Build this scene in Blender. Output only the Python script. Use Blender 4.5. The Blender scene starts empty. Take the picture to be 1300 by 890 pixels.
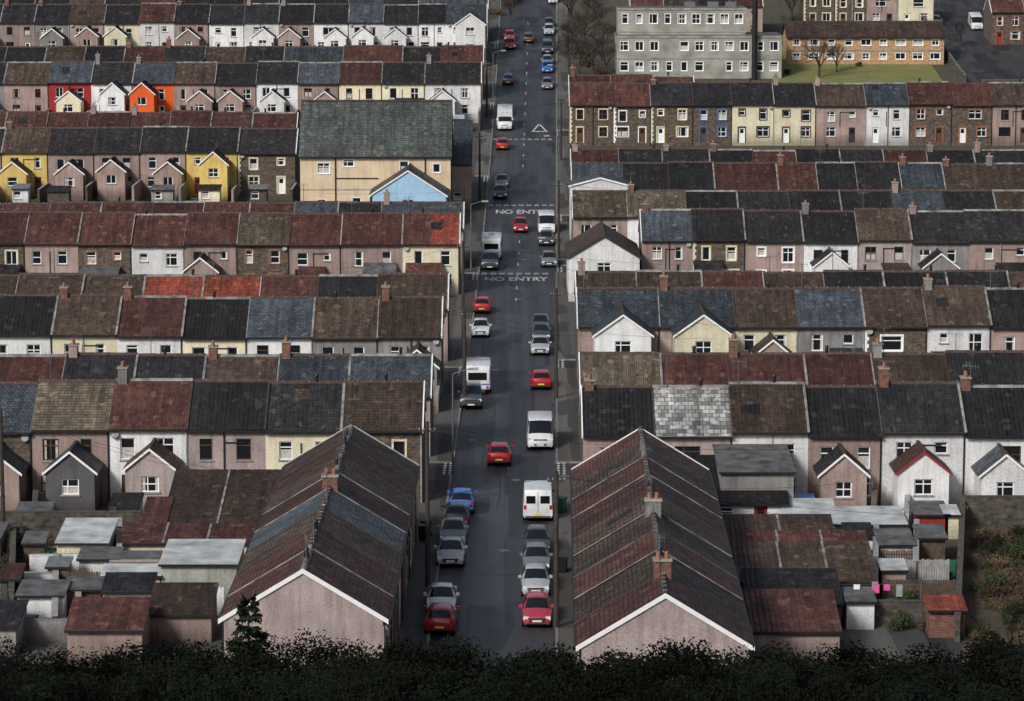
import bpy, math, random
from mathutils import Matrix, Vector
R=random.Random(7)
F=4040.0; HC=42.0; PH=math.atan(613/F); CP,SP=math.cos(PH),math.sin(PH)
# ---------------------------------------------------------------- terrain / camera maths
def g0(Y):
    if Y<140: return min(60,0.285*(140-Y))
    if Y<290: return 0.0
    if Y<560: return 0.00033*(Y-290)**2
    return min(210, 0.00033*270**2+0.178*(Y-560))
def G(Y):
    a=math.floor(Y/2)*2; t=(Y-a)/2
    return g0(a)*(1-t)+g0(a+2)*t
def ray(x,y):
    u=x-650; v=y-445
    return (u, F*CP-v*SP, -F*SP-v*CP)
def at_depth(x,y,d):
    r=ray(x,y); t=d/r[1]; return (r[0]*t, HC+r[2]*t)
def proj(X,Y,Z):
    z=Z-HC; f=Y*CP-z*SP; dn=-Y*SP-z*CP
    return 650+F*X/f, 445+F*dn/f
def ground_hit(x,y):
    d=141.0
    while d<900:
        X,Z=at_depth(x,y,d)
        if Z<=G(d): return X,d
        d+=0.25
    return X,d
def solve_row(yr,hr):
    a,b=141.0,700.0
    for _ in range(50):
        m=(a+b)/2
        if proj(0,m,G(m)+hr)[1]>yr: a=m
        else: b=m
    return a
def px2X(x,d,z):
    f=d*CP-(z-HC)*SP
    return (x-650)*f/F
# ---------------------------------------------------------------- materials
MATS={}
def new_mat(name):
    m=bpy.data.materials.new(name); m.use_nodes=True
    nt=m.node_tree; b=nt.nodes['Principled BSDF']; return m,nt,b
def N(nt,t,**kw):
    n=nt.nodes.new(t)
    for k,v in kw.items():
        if k in n.inputs: n.inputs[k].default_value=v
        else: setattr(n,k,v)
    return n
def coords(nt,rand=True,kind='UV'):
    tc=N(nt,'ShaderNodeTexCoord')
    if not rand: return tc.outputs[kind]
    oi=N(nt,'ShaderNodeObjectInfo')
    mu=N(nt,'ShaderNodeMath',operation='MULTIPLY'); mu.inputs[1].default_value=37.0
    nt.links.new(oi.outputs['Random'],mu.inputs[0])
    va=N(nt,'ShaderNodeVectorMath',operation='ADD')
    nt.links.new(tc.outputs[kind],va.inputs[0]); nt.links.new(mu.outputs[0],va.inputs[1])
    return va.outputs[0]
def mapping(nt,vec,scale):
    mp=N(nt,'ShaderNodeMapping'); mp.inputs['Scale'].default_value=scale
    nt.links.new(vec,mp.inputs['Vector']); return mp.outputs[0]
def noise(nt,vec,scale,detail=4,rough=.55):
    n=N(nt,'ShaderNodeTexNoise'); n.inputs['Scale'].default_value=scale; n.inputs['Detail'].default_value=detail; n.inputs['Roughness'].default_value=rough
    nt.links.new(vec,n.inputs['Vector']); return n.outputs['Fac']
def maprange(nt,val,a,b,c,d):
    n=N(nt,'ShaderNodeMapRange'); 
    for i,v in zip((1,2,3,4),(a,b,c,d)): n.inputs[i].default_value=v
    nt.links.new(val,n.inputs[0]); return n.outputs[0]
def mixc(nt,fac,a,b,mode='MIX'):
    n=N(nt,'ShaderNodeMix',data_type='RGBA',blend_type=mode)
    if isinstance(fac,(int,float)): n.inputs[0].default_value=fac
    else: nt.links.new(fac,n.inputs[0])
    for i,c in ((6,a),(7,b)):
        if isinstance(c,tuple): n.inputs[i].default_value=(*c[:3],1)
        else: nt.links.new(c,n.inputs[i])
    return n.outputs[2]
def grey(nt,val):
    c=N(nt,'ShaderNodeCombineColor')
    for i in range(3): nt.links.new(val,c.inputs[i])
    return c.outputs[0]
def bump(nt,b,h,strength=.5,dist=.02):
    n=N(nt,'ShaderNodeBump'); n.inputs['Strength'].default_value=strength; n.inputs['Distance'].default_value=dist
    nt.links.new(h,n.inputs['Height']); nt.links.new(n.outputs[0],b.inputs['Normal'])
def rndmul(nt,col,lo,hi):
    oi=N(nt,'ShaderNodeObjectInfo')
    v=maprange(nt,oi.outputs['Random'],0,1,lo,hi)
    return mixc(nt,1.0,col,grey(nt,v),'MULTIPLY')
def plain(name,col,rough=.6,metal=0,var=.25,scale=3.0,coat=0,spec=.4):
    m,nt,b=new_mat(name)
    v=coords(nt,True,'Object'); n=noise(nt,v,scale,5)
    f=maprange(nt,n,.3,.7,1-var,1+var*.4)
    nt.links.new(mixc(nt,1.0,tuple(col),grey(nt,f),'MULTIPLY'),b.inputs['Base Color'])
    b.inputs['Roughness'].default_value=rough; b.inputs['Metallic'].default_value=metal
    b.inputs['Coat Weight'].default_value=coat; b.inputs['Specular IOR Level'].default_value=spec
    MATS[name]=m; return m
def wallmat(name,col,dirt=.45):
    m,nt,b=new_mat(name)
    v=coords(nt)
    big=maprange(nt,noise(nt,v,.55,4),.3,.7,1-dirt*.55,1.06)
    st=maprange(nt,noise(nt,mapping(nt,v,(2.4,.2,1)),1.0,5,.65),.45,.75,1.0,1-dirt*1.15)
    c=mixc(nt,1.0,tuple(col),grey(nt,big),'MULTIPLY')
    c=mixc(nt,1.0,c,mixc(nt,st,(.30,.28,.25),(1,1,1)),'MULTIPLY')
    sp=maprange(nt,noise(nt,v,14,2),.35,.65,.75,1.1)
    c=mixc(nt,1.0,c,grey(nt,sp),'MULTIPLY')
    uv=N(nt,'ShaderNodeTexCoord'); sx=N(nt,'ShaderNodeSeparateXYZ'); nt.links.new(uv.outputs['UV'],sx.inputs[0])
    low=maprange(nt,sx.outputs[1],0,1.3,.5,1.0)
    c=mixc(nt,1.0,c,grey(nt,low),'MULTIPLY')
    c=rndmul(nt,c,.8,1.06)
    nt.links.new(c,b.inputs['Base Color']); b.inputs['Roughness'].default_value=.9; b.inputs['Specular IOR Level'].default_value=.2
    bump(nt,b,noise(nt,v,22,2),.5,.03)
    MATS[name]=m
def stonemat(name,c1,c2,mort,sx=1.0):
    m,nt,b=new_mat(name)
    v=coords(nt)
    ds=N(nt,'ShaderNodeTexNoise'); ds.inputs['Scale'].default_value=1.6; nt.links.new(v,ds.inputs['Vector'])
    sc=N(nt,'ShaderNodeVectorMath',operation='SCALE'); sc.inputs['Scale'].default_value=.25
    nt.links.new(ds.outputs['Color'],sc.inputs[0])
    ad=N(nt,'ShaderNodeVectorMath',operation='ADD'); nt.links.new(v,ad.inputs[0]); nt.links.new(sc.outputs[0],ad.inputs[1])
    br=N(nt,'ShaderNodeTexBrick'); nt.links.new(ad.outputs[0],br.inputs['Vector'])
    br.inputs['Color1'].default_value=(*c1,1); br.inputs['Color2'].default_value=(*c2,1); br.inputs['Mortar'].default_value=(*mort,1)
    br.inputs['Scale'].default_value=1; br.inputs['Brick Width'].default_value=.48*sx; br.inputs['Row Height'].default_value=.22*sx; br.inputs['Mortar Size'].default_value=.022*sx
    n=maprange(nt,noise(nt,v,3.0,6,.7),.3,.7,.4,1.5)
    c=mixc(nt,1.0,br.outputs['Color'],grey(nt,n),'MULTIPLY')
    nt.links.new(c,b.inputs['Base Color']); b.inputs['Roughness'].default_value=.92
    bump(nt,b,n,.6,.04)
    MATS[name]=m
def roofmat(name,c1,c2,bw=.30,rh=.27,rough=.58,moss=(.095,.088,.06),mossamt=.28,wave=True,spec=.25):
    m,nt,b=new_mat(name)
    v=coords(nt)
    br=N(nt,'ShaderNodeTexBrick'); nt.links.new(v,br.inputs['Vector'])
    br.inputs['Color1'].default_value=(*[x*1.14 for x in c1],1); br.inputs['Color2'].default_value=(*[x*.86 for x in c2],1)
    br.inputs['Mortar'].default_value=(*[x*.2 for x in c1],1)
    br.inputs['Scale'].default_value=1; br.inputs['Brick Width'].default_value=bw; br.inputs['Row Height'].default_value=rh
    br.inputs['Mortar Size'].default_value=.026; br.inputs['Mortar Smooth'].default_value=.3; br.inputs['Bias'].default_value=-.1
    if wave: br.offset=0.0
    st=maprange(nt,noise(nt,mapping(nt,v,(2.4,.16,1)),1.0,6,.7),.32,.7,.52,1.45)
    c=mixc(nt,1.0,br.outputs['Color'],grey(nt,st),'MULTIPLY')
    fine=maprange(nt,noise(nt,v,8,4,.75),.3,.7,.64,1.36)
    c=mixc(nt,1.0,c,grey(nt,fine),'MULTIPLY')
    blot=maprange(nt,noise(nt,v,.4,3,.6),.35,.65,.72,1.2)
    c=mixc(nt,1.0,c,grey(nt,blot),'MULTIPLY')
    wn=N(nt,'ShaderNodeTexVoronoi'); wn.inputs['Scale'].default_value=2.6; nt.links.new(v,wn.inputs['Vector'])
    sp=N(nt,'ShaderNodeSeparateColor'); nt.links.new(wn.outputs['Color'],sp.inputs[0])
    c=mixc(nt,maprange(nt,sp.outputs[0],.955,.965,0,.45),c,tuple(min(.5,x*1.9+.02) for x in c1))
    c=mixc(nt,maprange(nt,sp.outputs[1],.94,.95,0,.55),c,tuple(x*.35 for x in c1))
    ms=maprange(nt,noise(nt,v,1.0,7,.7),.55,.74,0,mossamt)
    c=mixc(nt,ms,c,moss)
    lich=maprange(nt,noise(nt,v,6,4,.8),.69,.74,0,.35)
    c=mixc(nt,lich,c,(.20,.20,.18))
    c=rndmul(nt,c,.66,1.2)
    nt.links.new(c,b.inputs['Base Color'])
    nt.links.new(maprange(nt,noise(nt,v,2,4),.3,.7,rough-.12,rough+.2),b.inputs['Roughness']); b.inputs['Specular IOR Level'].default_value=spec
    sep=N(nt,'ShaderNodeSeparateXYZ'); nt.links.new(v,sep.inputs[0])
    mm=N(nt,'ShaderNodeMath',operation='MULTIPLY'); mm.inputs[1].default_value=2*math.pi/bw; nt.links.new(sep.outputs[0],mm.inputs[0])
    sn=N(nt,'ShaderNodeMath',operation='SINE'); nt.links.new(mm.outputs[0],sn.inputs[0])
    dv=N(nt,'ShaderNodeMath',operation='DIVIDE'); dv.inputs[1].default_value=rh; nt.links.new(sep.outputs[1],dv.inputs[0])
    fr=N(nt,'ShaderNodeMath',operation='FRACT'); nt.links.new(dv.outputs[0],fr.inputs[0])
    ad=N(nt,'ShaderNodeMath',operation='MULTIPLY_ADD'); ad.inputs[1].default_value=.5 if wave else .05; nt.links.new(sn.outputs[0],ad.inputs[0]); nt.links.new(fr.outputs[0],ad.inputs[2])
    bump(nt,b,ad.outputs[0],.9,.04)
    MATS[name]=m
roofmat('roof_r',(.100,.042,.033),(.066,.031,.026))
roofmat('roof_b',(.088,.059,.044),(.054,.039,.031))
roofmat('roof_d',(.029,.027,.029),(.017,.016,.018),mossamt=.1)
roofmat('roof_s',(.066,.077,.094),(.045,.053,.066),bw=.3,rh=.24,wave=False,rough=.5,mossamt=.08,spec=.35)
roofmat('roof_o',(.24,.058,.035),(.16,.042,.03),mossamt=.1)
roofmat('roof_g',(.29,.29,.28),(.09,.09,.09),bw=.45,rh=.4,wave=False,mossamt=.2)
roofmat('roof_m',(.130,.105,.073),(.088,.071,.052),mossamt=.4)
roofmat('roof_c',(.100,.115,.108),(.075,.087,.082),bw=.4,rh=.3,wave=False,moss=(.12,.13,.09),mossamt=.35,rough=.7)
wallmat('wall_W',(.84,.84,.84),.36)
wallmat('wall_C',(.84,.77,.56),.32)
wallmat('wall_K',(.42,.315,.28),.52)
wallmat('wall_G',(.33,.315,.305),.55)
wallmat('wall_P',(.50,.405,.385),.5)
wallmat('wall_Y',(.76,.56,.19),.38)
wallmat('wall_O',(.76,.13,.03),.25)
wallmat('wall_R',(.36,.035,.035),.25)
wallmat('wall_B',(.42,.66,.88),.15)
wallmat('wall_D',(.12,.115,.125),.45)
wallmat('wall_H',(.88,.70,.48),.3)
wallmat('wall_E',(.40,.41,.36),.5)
stonemat('wall_S',(.135,.092,.064),(.058,.044,.037),(.11,.098,.078))
stonemat('brick_tan',(.50,.29,.13),(.38,.20,.09),(.42,.36,.26),.5)
stonemat('brick_red',(.20,.07,.045),(.13,.048,.035),(.18,.16,.13),.5)
stonemat('yard_stone',(.10,.083,.066),(.048,.041,.038),(.07,.065,.055))
plain('trim_white',(.84,.84,.83),.5,var=.1)
plain('trim_cream',(.70,.63,.44),.7)
plain('trim_grey',(.34,.33,.32),.8,var=.4)
plain('trim_brick',(.28,.12,.07),.8,var=.4)
plain('trim_blue',(.05,.14,.38),.5)
plain('trim_dark',(.03,.026,.026),.6)
plain('trim_brown',(.10,.05,.03),.6)
plain('trim_red',(.27,.03,.03),.5)
plain('verge',(.26,.25,.235),.85,var=.75,scale=1.2)
plain('ridge_tile',(.075,.047,.04),.8,var=.5)
plain('gutter',(.015,.015,.017),.5)
plain('lead',(.16,.17,.18),.6,var=.4)
plain('felt',(.12,.12,.12),.7,var=.65,scale=1.2)
plain('pale_sheet',(.50,.52,.52),.6,var=.5,scale=.8)
plain('concrete',(.30,.29,.27),.85,var=.5,scale=.7)
plain('grey_render',(.32,.32,.28),.85,var=.4,scale=.5)
plain('timber',(.10,.068,.048),.8,var=.5)
plain('pole_wood',(.05,.04,.033),.85,var=.4)
plain('metal_grey',(.20,.21,.21),.5,.6)
plain('metal_black',(.012,.012,.014),.45)
plain('green_plastic',(.015,.11,.07),.5)
plain('tarp_blue',(.04,.17,.55),.4)
plain('tyre',(.012,.012,.012),.8); plain('hub',(.35,.35,.36),.35,.7)
plain('plate_w',(.75,.75,.7),.4,var=.02); plain('plate_y',(.75,.6,.05),.4,var=.02)
plain('lamp_r',(.45,.015,.01),.2,var=.02); plain('lamp_w',(.75,.78,.8),.12,var=.02)
plain('terracotta',(.32,.14,.08),.8)
plain('pink_cloth',(.80,.10,.35),.8)
plain('curtain',(.50,.48,.44),.7,var=.3,scale=6)
def glassm(name,col,r):
    m,nt,b=new_mat(name); b.inputs['Base Color'].default_value=(*col,1); b.inputs['Roughness'].default_value=r; b.inputs['Specular IOR Level'].default_value=.5; MATS[name]=m
glassm('glass',(.012,.015,.019),.1); glassm('carglass',(.010,.012,.015),.05)
def paint(col):
    k='paint_%02x%02x%02x'%tuple(int(c*255) for c in col)
    if k not in MATS:
        m,nt,b=new_mat(k); v=coords(nt,True,'Object')
        f=maprange(nt,noise(nt,v,2.5,5),.35,.75,1,.72)
        nt.links.new(mixc(nt,1.0,tuple(col),grey(nt,f),'MULTIPLY'),b.inputs['Base Color'])
        b.inputs['Roughness'].default_value=.32; b.inputs['Metallic'].default_value=.15; b.inputs['Coat Weight'].default_value=.6; b.inputs['Coat Roughness'].default_value=.08
        MATS[k]=m
    return k
def asphalt(name,base,rl=.62,rh=.76,spec=.35):
    # long wheel-track streaks, fine aggregate speckle and crisp rectangular reinstatement patches
    m,nt,b=new_mat(name); v=coords(nt,False,'Object')
    n1=maprange(nt,noise(nt,mapping(nt,v,(1.1,.012,1)),1,4,.55),.35,.65,.78,1.22)
    n2=maprange(nt,noise(nt,v,7,5,.8),.3,.7,.62,1.42)
    c=mixc(nt,1.0,tuple(base),grey(nt,n1),'MULTIPLY'); c=mixc(nt,1.0,c,grey(nt,n2),'MULTIPLY')
    for (sx,sy,ch,lo,hi,mul,amt) in ((.42,.05,0,.72,.722,.5,.75),(.42,.05,1,.80,.802,1.7,.45),(.9,.16,2,.86,.862,.4,.7)):
        vo=N(nt,'ShaderNodeTexVoronoi'); vo.distance='CHEBYCHEV'; vo.inputs['Scale'].default_value=1; vo.inputs['Randomness'].default_value=.55; nt.links.new(mapping(nt,v,(sx,sy,1)),vo.inputs['Vector'])
        sp=N(nt,'ShaderNodeSeparateColor'); nt.links.new(vo.outputs['Color'],sp.inputs[0])
        c=mixc(nt,maprange(nt,sp.outputs[ch],lo,hi,0,amt),c,tuple(x*mul for x in base))
    nt.links.new(c,b.inputs['Base Color']); nt.links.new(maprange(nt,noise(nt,mapping(nt,v,(1.3,.02,1)),1,3),.35,.65,rl,rh),b.inputs['Roughness']); b.inputs['Specular IOR Level'].default_value=spec
    bump(nt,b,noise(nt,v,25,2),.35,.01); MATS[name]=m
asphalt('asphalt',(.040,.041,.046),.5,.62,.4); asphalt('asphalt_side',(.038,.038,.039)); asphalt('paving',(.095,.090,.082),.75,.9,.25)
plain('kerb',(.23,.22,.21),.85,var=.5,scale=1.5)
plain('tar',(.010,.010,.011),.45,var=.3)
def roadpaint():
    m,nt,b=new_mat('road_paint'); v=coords(nt,False,'Object')
    f=maprange(nt,noise(nt,v,4,6,.7),.38,.58,.15,1)
    nt.links.new(mixc(nt,f,(.06,.06,.06),(.66,.66,.63)),b.inputs['Base Color']); b.inputs['Roughness'].default_value=.7; MATS['road_paint']=m
roadpaint()
def groundm():
    m,nt,b=new_mat('ground_mat'); v=coords(nt,False,'Object')
    n1=noise(nt,v,.12,6,.6); n2=noise(nt,v,1.5,6,.7)
    c=mixc(nt,maprange(nt,n1,.42,.58,0,1),(.055,.05,.042),(.04,.048,.022))
    c=mixc(nt,maprange(nt,n2,.45,.65,0,1),c,(.09,.07,.045))
    nt.links.new(c,b.inputs['Base Color']); b.inputs['Roughness'].default_value=.95
    bump(nt,b,n2,.6,.15); MATS['ground_mat']=m
groundm()
def grassm(name,c1,c2,c3):
    m,nt,b=new_mat(name); v=coords(nt,False,'Object')
    c=mixc(nt,maprange(nt,noise(nt,v,.35,5),.4,.6,0,1),c1,c2)
    c=mixc(nt,maprange(nt,noise(nt,v,3,5,.7),.45,.7,0,.8),c,c3)
    nt.links.new(c,b.inputs['Base Color']); b.inputs['Roughness'].default_value=.95; bump(nt,b,noise(nt,v,6,5,.7),.8,.12); MATS[name]=m
grassm('grass',(.14,.17,.035),(.19,.19,.06),(.17,.13,.07))
grassm('bramble_bank',(.085,.055,.035),(.05,.046,.025),(.14,.10,.065))
def leafm(name,c1,c2):
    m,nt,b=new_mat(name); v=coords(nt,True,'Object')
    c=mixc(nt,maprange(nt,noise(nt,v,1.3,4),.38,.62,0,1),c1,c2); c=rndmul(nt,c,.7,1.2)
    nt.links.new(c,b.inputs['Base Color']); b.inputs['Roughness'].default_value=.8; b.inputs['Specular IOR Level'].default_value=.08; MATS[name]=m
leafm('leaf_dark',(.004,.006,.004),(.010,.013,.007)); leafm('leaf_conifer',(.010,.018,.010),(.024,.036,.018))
leafm('leaf_green',(.028,.045,.018),(.055,.07,.028)); leafm('leaf_brown',(.08,.055,.035),(.15,.10,.06))
plain('bark',(.055,.045,.038),.9,var=.5)

# ---------------------------------------------------------------- mesh builder
class MB:
    def __init__(s): s.v=[];s.f=[];s.m=[];s.uv=[];s.mats=[];s.M=Matrix();s.sm=[]
    def mi(s,n):
        if n not in s.mats: s.mats.append(n)
        return s.mats.index(n)
    def poly(s,pts,mat,uv=None,smooth=False):
        b=len(s.v)
        for p in pts: s.v.append(tuple(s.M@Vector(p)))
        s.f.append(tuple(range(b,b+len(pts)))); s.m.append(s.mi(mat)); s.sm.append(smooth)
        if uv is None:
            a=Vector(pts[1])-Vector(pts[0]); c=Vector(pts[2])-Vector(pts[0]); n=a.cross(c)
            ax,ay,az=abs(n.x),abs(n.y),abs(n.z)
            if az>=ax and az>=ay: uv=[(p[0],p[1]) for p in pts]
            elif ay>=ax: uv=[(p[0],p[2]) for p in pts]
            else: uv=[(p[1],p[2]) for p in pts]
        s.uv+=uv
    def box(s,x0,x1,y0,y1,z0,z1,mat,top=None):
        P=lambda x,y,z:(x,y,z)
        s.poly([P(x0,y0,z0),P(x1,y0,z0),P(x1,y0,z1),P(x0,y0,z1)],mat)
        s.poly([P(x1,y1,z0),P(x0,y1,z0),P(x0,y1,z1),P(x1,y1,z1)],mat)
        s.poly([P(x0,y1,z0),P(x0,y0,z0),P(x0,y0,z1),P(x0,y1,z1)],mat)
        s.poly([P(x1,y0,z0),P(x1,y1,z0),P(x1,y1,z1),P(x1,y0,z1)],mat)
        s.poly([P(x0,y0,z1),P(x1,y0,z1),P(x1,y1,z1),P(x0,y1,z1)],top or mat)
        s.poly([P(x0,y1,z0),P(x1,y1,z0),P(x1,y0,z0),P(x0,y0,z0)],mat)
    def cyl(s,p0,p1,r0,r1,mat,n=8,caps=True,smooth=True):
        p0=Vector(p0);p1=Vector(p1);d=(p1-p0).normalized()
        a=d.orthogonal().normalized(); c=d.cross(a)
        A=[p0+(a*math.cos(2*math.pi*i/n)+c*math.sin(2*math.pi*i/n))*r0 for i in range(n)]
        B=[p1+(a*math.cos(2*math.pi*i/n)+c*math.sin(2*math.pi*i/n))*r1 for i in range(n)]
        for i in range(n):
            j=(i+1)%n; s.poly([A[i],A[j],B[j],B[i]],mat,[(0,0)]*4,smooth)
        if caps:
            s.poly(list(reversed(A)),mat,[(0,0)]*n); s.poly(B,mat,[(0,0)]*n)
    def slab(s,x0,x1,yr,zr,ye,ze,th,mat,lift=0):
        L=math.hypot(ye-yr,ze-zr)
        a=(x0,yr,zr+lift);b=(x1,yr,zr+lift);c=(x1,ye,ze+lift);d=(x0,ye,ze+lift)
        dn=lambda p:(p[0],p[1],p[2]-th)
        s.poly([d,c,b,a],mat,[(x0,-L),(x1,-L),(x1,0),(x0,0)])
        s.poly([dn(a),dn(b),dn(c),dn(d)],mat)
        s.poly([dn(d),dn(c),c,d],mat,[(0,0),(.02,0),(.02,.02),(0,.02)]); s.poly([dn(a),dn(d),d,a],mat,[(0,0),(.02,0),(.02,.02),(0,.02)]); s.poly([dn(c),dn(b),b,c],mat,[(0,0),(.02,0),(.02,.02),(0,.02)])
    def obj(s,name,parent=None,merge=False):
        me=bpy.data.meshes.new(name); me.from_pydata(s.v,[],s.f)
        for n in s.mats: me.materials.append(MATS[n])
        me.polygons.foreach_set('material_index',s.m); me.polygons.foreach_set('use_smooth',s.sm)
        ul=me.uv_layers.new(name='UVMap'); ul.data.foreach_set('uv',[c for u in s.uv for c in u])
        if merge:
            import bmesh
            bm=bmesh.new(); bm.from_mesh(me); bmesh.ops.remove_doubles(bm,verts=bm.verts,dist=.0008); bmesh.ops.recalc_face_normals(bm,faces=bm.faces) ; bm.to_mesh(me); bm.free()
            me.set_sharp_from_angle(angle=math.radians(38))
        me.update()
        o=bpy.data.objects.new(name,me); bpy.context.scene.collection.objects.link(o)
        if parent: o.parent=parent
        return o
def empty(name,loc,rz=0):
    e=bpy.data.objects.new(name,None); e.empty_display_size=.5; e.location=loc; e.rotation_euler=(0,0,rz)
    bpy.context.scene.collection.objects.link(e); return e

def wall_holes(mb,x0,x1,z0,z1,y,holes,mat):
    xs=sorted({x0,x1,*[h[0] for h in holes],*[h[1] for h in holes]}); zs=sorted({z0,z1,*[h[2] for h in holes],*[h[3] for h in holes]})
    for i in range(len(xs)-1):
        for j in range(len(zs)-1):
            cx=(xs[i]+xs[i+1])/2; cz=(zs[j]+zs[j+1])/2
            if any(h[0]<cx<h[1] and h[2]<cz<h[3] for h in holes): continue
            mb.poly([(xs[i],y,zs[j]),(xs[i+1],y,zs[j]),(xs[i+1],y,zs[j+1]),(xs[i],y,zs[j+1])],mat)
def window(mb,h,y,rnd,frame='trim_white',surr=None,dep=.15,sw=.13,rows=None):
    x0,x1,z0,z1=h[:4]; door=len(h)>4 and h[4]
    rm=surr or 'trim_grey'
    mb.poly([(x0,y,z0),(x0,y+dep,z0),(x0,y+dep,z1),(x0,y,z1)],rm); mb.poly([(x1,y+dep,z0),(x1,y,z0),(x1,y,z1),(x1,y+dep,z1)],rm)
    mb.poly([(x0,y,z0),(x1,y,z0),(x1,y+dep,z0),(x0,y+dep,z0)],rm); mb.poly([(x0,y+dep,z1),(x1,y+dep,z1),(x1,y,z1),(x0,y,z1)],rm)
    g=y+dep
    if door:
        mb.box(x0,x1,g-.03,g+.02,z0,z1,door); mb.box(x0+.2,x1-.2,g-.04,g-.031,z1-.75,z1-.2,'glass')
    else:
        cur=rnd.random()
        gz=z0
        if cur<.25:
            mb.poly([(x0,g,z0),(x1,g,z0),(x1,g,z0+(z1-z0)*.55),(x0,g,z0+(z1-z0)*.55)],'curtain'); gz=z0+(z1-z0)*.55
            mb.poly([(x0,g,gz),(x1,g,gz),(x1,g,z1),(x0,g,z1)],'glass')
        elif cur<.42:
            q=(x1-x0)*.22
            mb.poly([(x0,g,z0),(x0+q,g,z0),(x0+q,g,z1),(x0,g,z1)],'curtain');mb.poly([(x1-q,g,z0),(x1,g,z0),(x1,g,z1),(x1-q,g,z1)],'curtain')
            mb.poly([(x0+q,g,z0),(x1-q,g,z0),(x1-q,g,z1),(x0+q,g,z1)],'glass')
        else: mb.poly([(x0,g,z0),(x1,g,z0),(x1,g,z1),(x0,g,z1)],'glass')
        t=.075; a,b=g-.06,g-.004
        mb.box(x0,x0+t,a,b,z0,z1,frame); mb.box(x1-t,x1,a,b,z0,z1,frame)
        mb.box(x0+t,x1-t,a,b,z0,z0+t,frame); mb.box(x0+t,x1-t,a,b,z1-t,z1,frame)
        if x1-x0>1.0 and rnd.random()<.8: xm=(x0+x1)/2 if rnd.random()<.6 else x0+(x1-x0)*.36; mb.box(xm-.035,xm+.035,a,b,z0+t,z1-t,frame)
        if rnd.random()<.8:
            zm=z0+(z1-z0)*rnd.choice([.5,.68,.68])
            mb.box(x0+t,x1-t,a+.01,b,zm-.035,zm+.035,frame)
        mb.box(x0-.08,x1+.08,y-.09,y-.002,z0-.09,z0,'trim_grey' if not surr else surr)
    if surr:
        q=sw; p=y-.03; e=y-.001
        mb.box(x0-q,x0,p,e,z0,z1,surr); mb.box(x1,x1+q,p,e,z0,z1,surr); mb.box(x0-q,x1+q,p,e,z1,z1+q*1.2,surr)
def gable_block(mw,mr,mwin,x0,x1,y0,y1,ze,zr,wall,roof,rnd,barge='trim_white',win=True,zb=-1.2,ov=.18,surr=None):
    xm=(x0+x1)/2; W=x1-x0
    holes=[]
    if win:
        ww=min(1.3,W*.36); holes=[(xm-ww/2,xm+ww/2,max(.9,ze-1.55),max(.9,ze-1.55)+1.05)]
        if ze>4: holes.append((xm-ww/2,xm+ww/2,.9,2.0))
    wall_holes(mw,x0,x1,zb,ze,y0,holes,wall)
    for h in holes: window(mwin,h,y0,rnd,surr=surr)
    mw.poly([(x0,y0,ze),(x1,y0,ze),(xm,y0,zr)],wall)
    mw.poly([(x0,y1,zb),(x0,y0,zb),(x0,y0,ze),(x0,y1,ze)],wall); mw.poly([(x1,y0,zb),(x1,y1,zb),(x1,y1,ze),(x1,y0,ze)],wall)
    mw.poly([(x1,y1,zb),(x0,y1,zb),(x0,y1,ze),(xm,y1,zr),(x1,y1,ze)],wall)
    sl=(zr-ze)/(xm-x0); o=.22
    for sgn in (-1,1):
        ex=sgn*(W/2+o); ezr=zr+.09; eze=ze-sl*o+.09
        L=math.hypot(W/2+o,ezr-eze)
        a=(xm,y0-ov,ezr);b=(xm,y1,ezr);c=(xm+ex,y1,eze);d=(xm+ex,y0-ov,eze)
        up=[(0,0),(y1-y0,0),(y1-y0,-L),(0,-L)]
        mr.poly([a,b,c,d] if sgn<0 else [a,d,c,b],roof,up if sgn<0 else [up[0],up[3],up[2],up[1]])
        dn=lambda p:(p[0],p[1],p[2]-.08)
        mr.poly([dn(a),dn(d),dn(c),dn(b)],roof); mr.poly([c,d,dn(d),dn(c)],'gutter')
        bz=.17
        mr.poly([(a[0],a[1],a[2]+.01),(d[0],d[1],d[2]+.01),(d[0],d[1],d[2]-bz),(a[0],a[1],a[2]-bz)],barge)
        mr.poly([(a[0],a[1]+.03,a[2]-bz),(d[0],d[1]+.03,d[2]-bz),(d[0],d[1]+.03,d[2]),(a[0],a[1]+.03,a[2])],barge)
        mr.poly([(a[0],a[1],a[2]-bz),(d[0],d[1],d[2]-bz),(d[0],d[1]+.03,d[2]-bz),(a[0],a[1]+.03,a[2]-bz)],barge)
    mr.box(xm-.1,xm+.1,y0-ov-.002,y1,zr+.07,zr+.17,'ridge_tile')
def lean_block(mw,mr,mwin,x0,x1,y0,y1,zf,zb_,wall,roof,rnd,win=True,zb=-1.2,door=None):
    holes=[]
    W=x1-x0
    if win and W>1.6 and zf>2.0:
        xm=x0+W*.3; holes=[(xm-.45,xm+.45,1.0,1.9)]
        if W>2.6: holes.append((x0+W*.62,x0+W*.62+.85,0.02,1.98,door or rnd.choice(['trim_white','trim_brown','trim_dark','trim_red'])))
    wall_holes(mw,x0,x1,zb,zf,y0,holes,wall)
    for h in holes: window(mwin,h,y0,rnd)
    mw.poly([(x0,y1,zb),(x0,y0,zb),(x0,y0,zf),(x0,y1,zb_)],wall); mw.poly([(x1,y0,zb),(x1,y1,zb),(x1,y1,zb_),(x1,y0,zf)],wall)
    mw.poly([(x1,y1,zb),(x0,y1,zb),(x0,y1,zb_),(x1,y1,zb_)],wall)
    s=(zb_-zf)/(y1-y0)
    mr.slab(x0-.12,x1+.12,y1,zb_+.1,y0-.2,zf-.2*s+.1,.1,roof)
    mr.box(x0-.12,x1+.12,y0-.26,y0-.2,zf-.2*s-.05,zf-.2*s+.08,'gutter')

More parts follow.
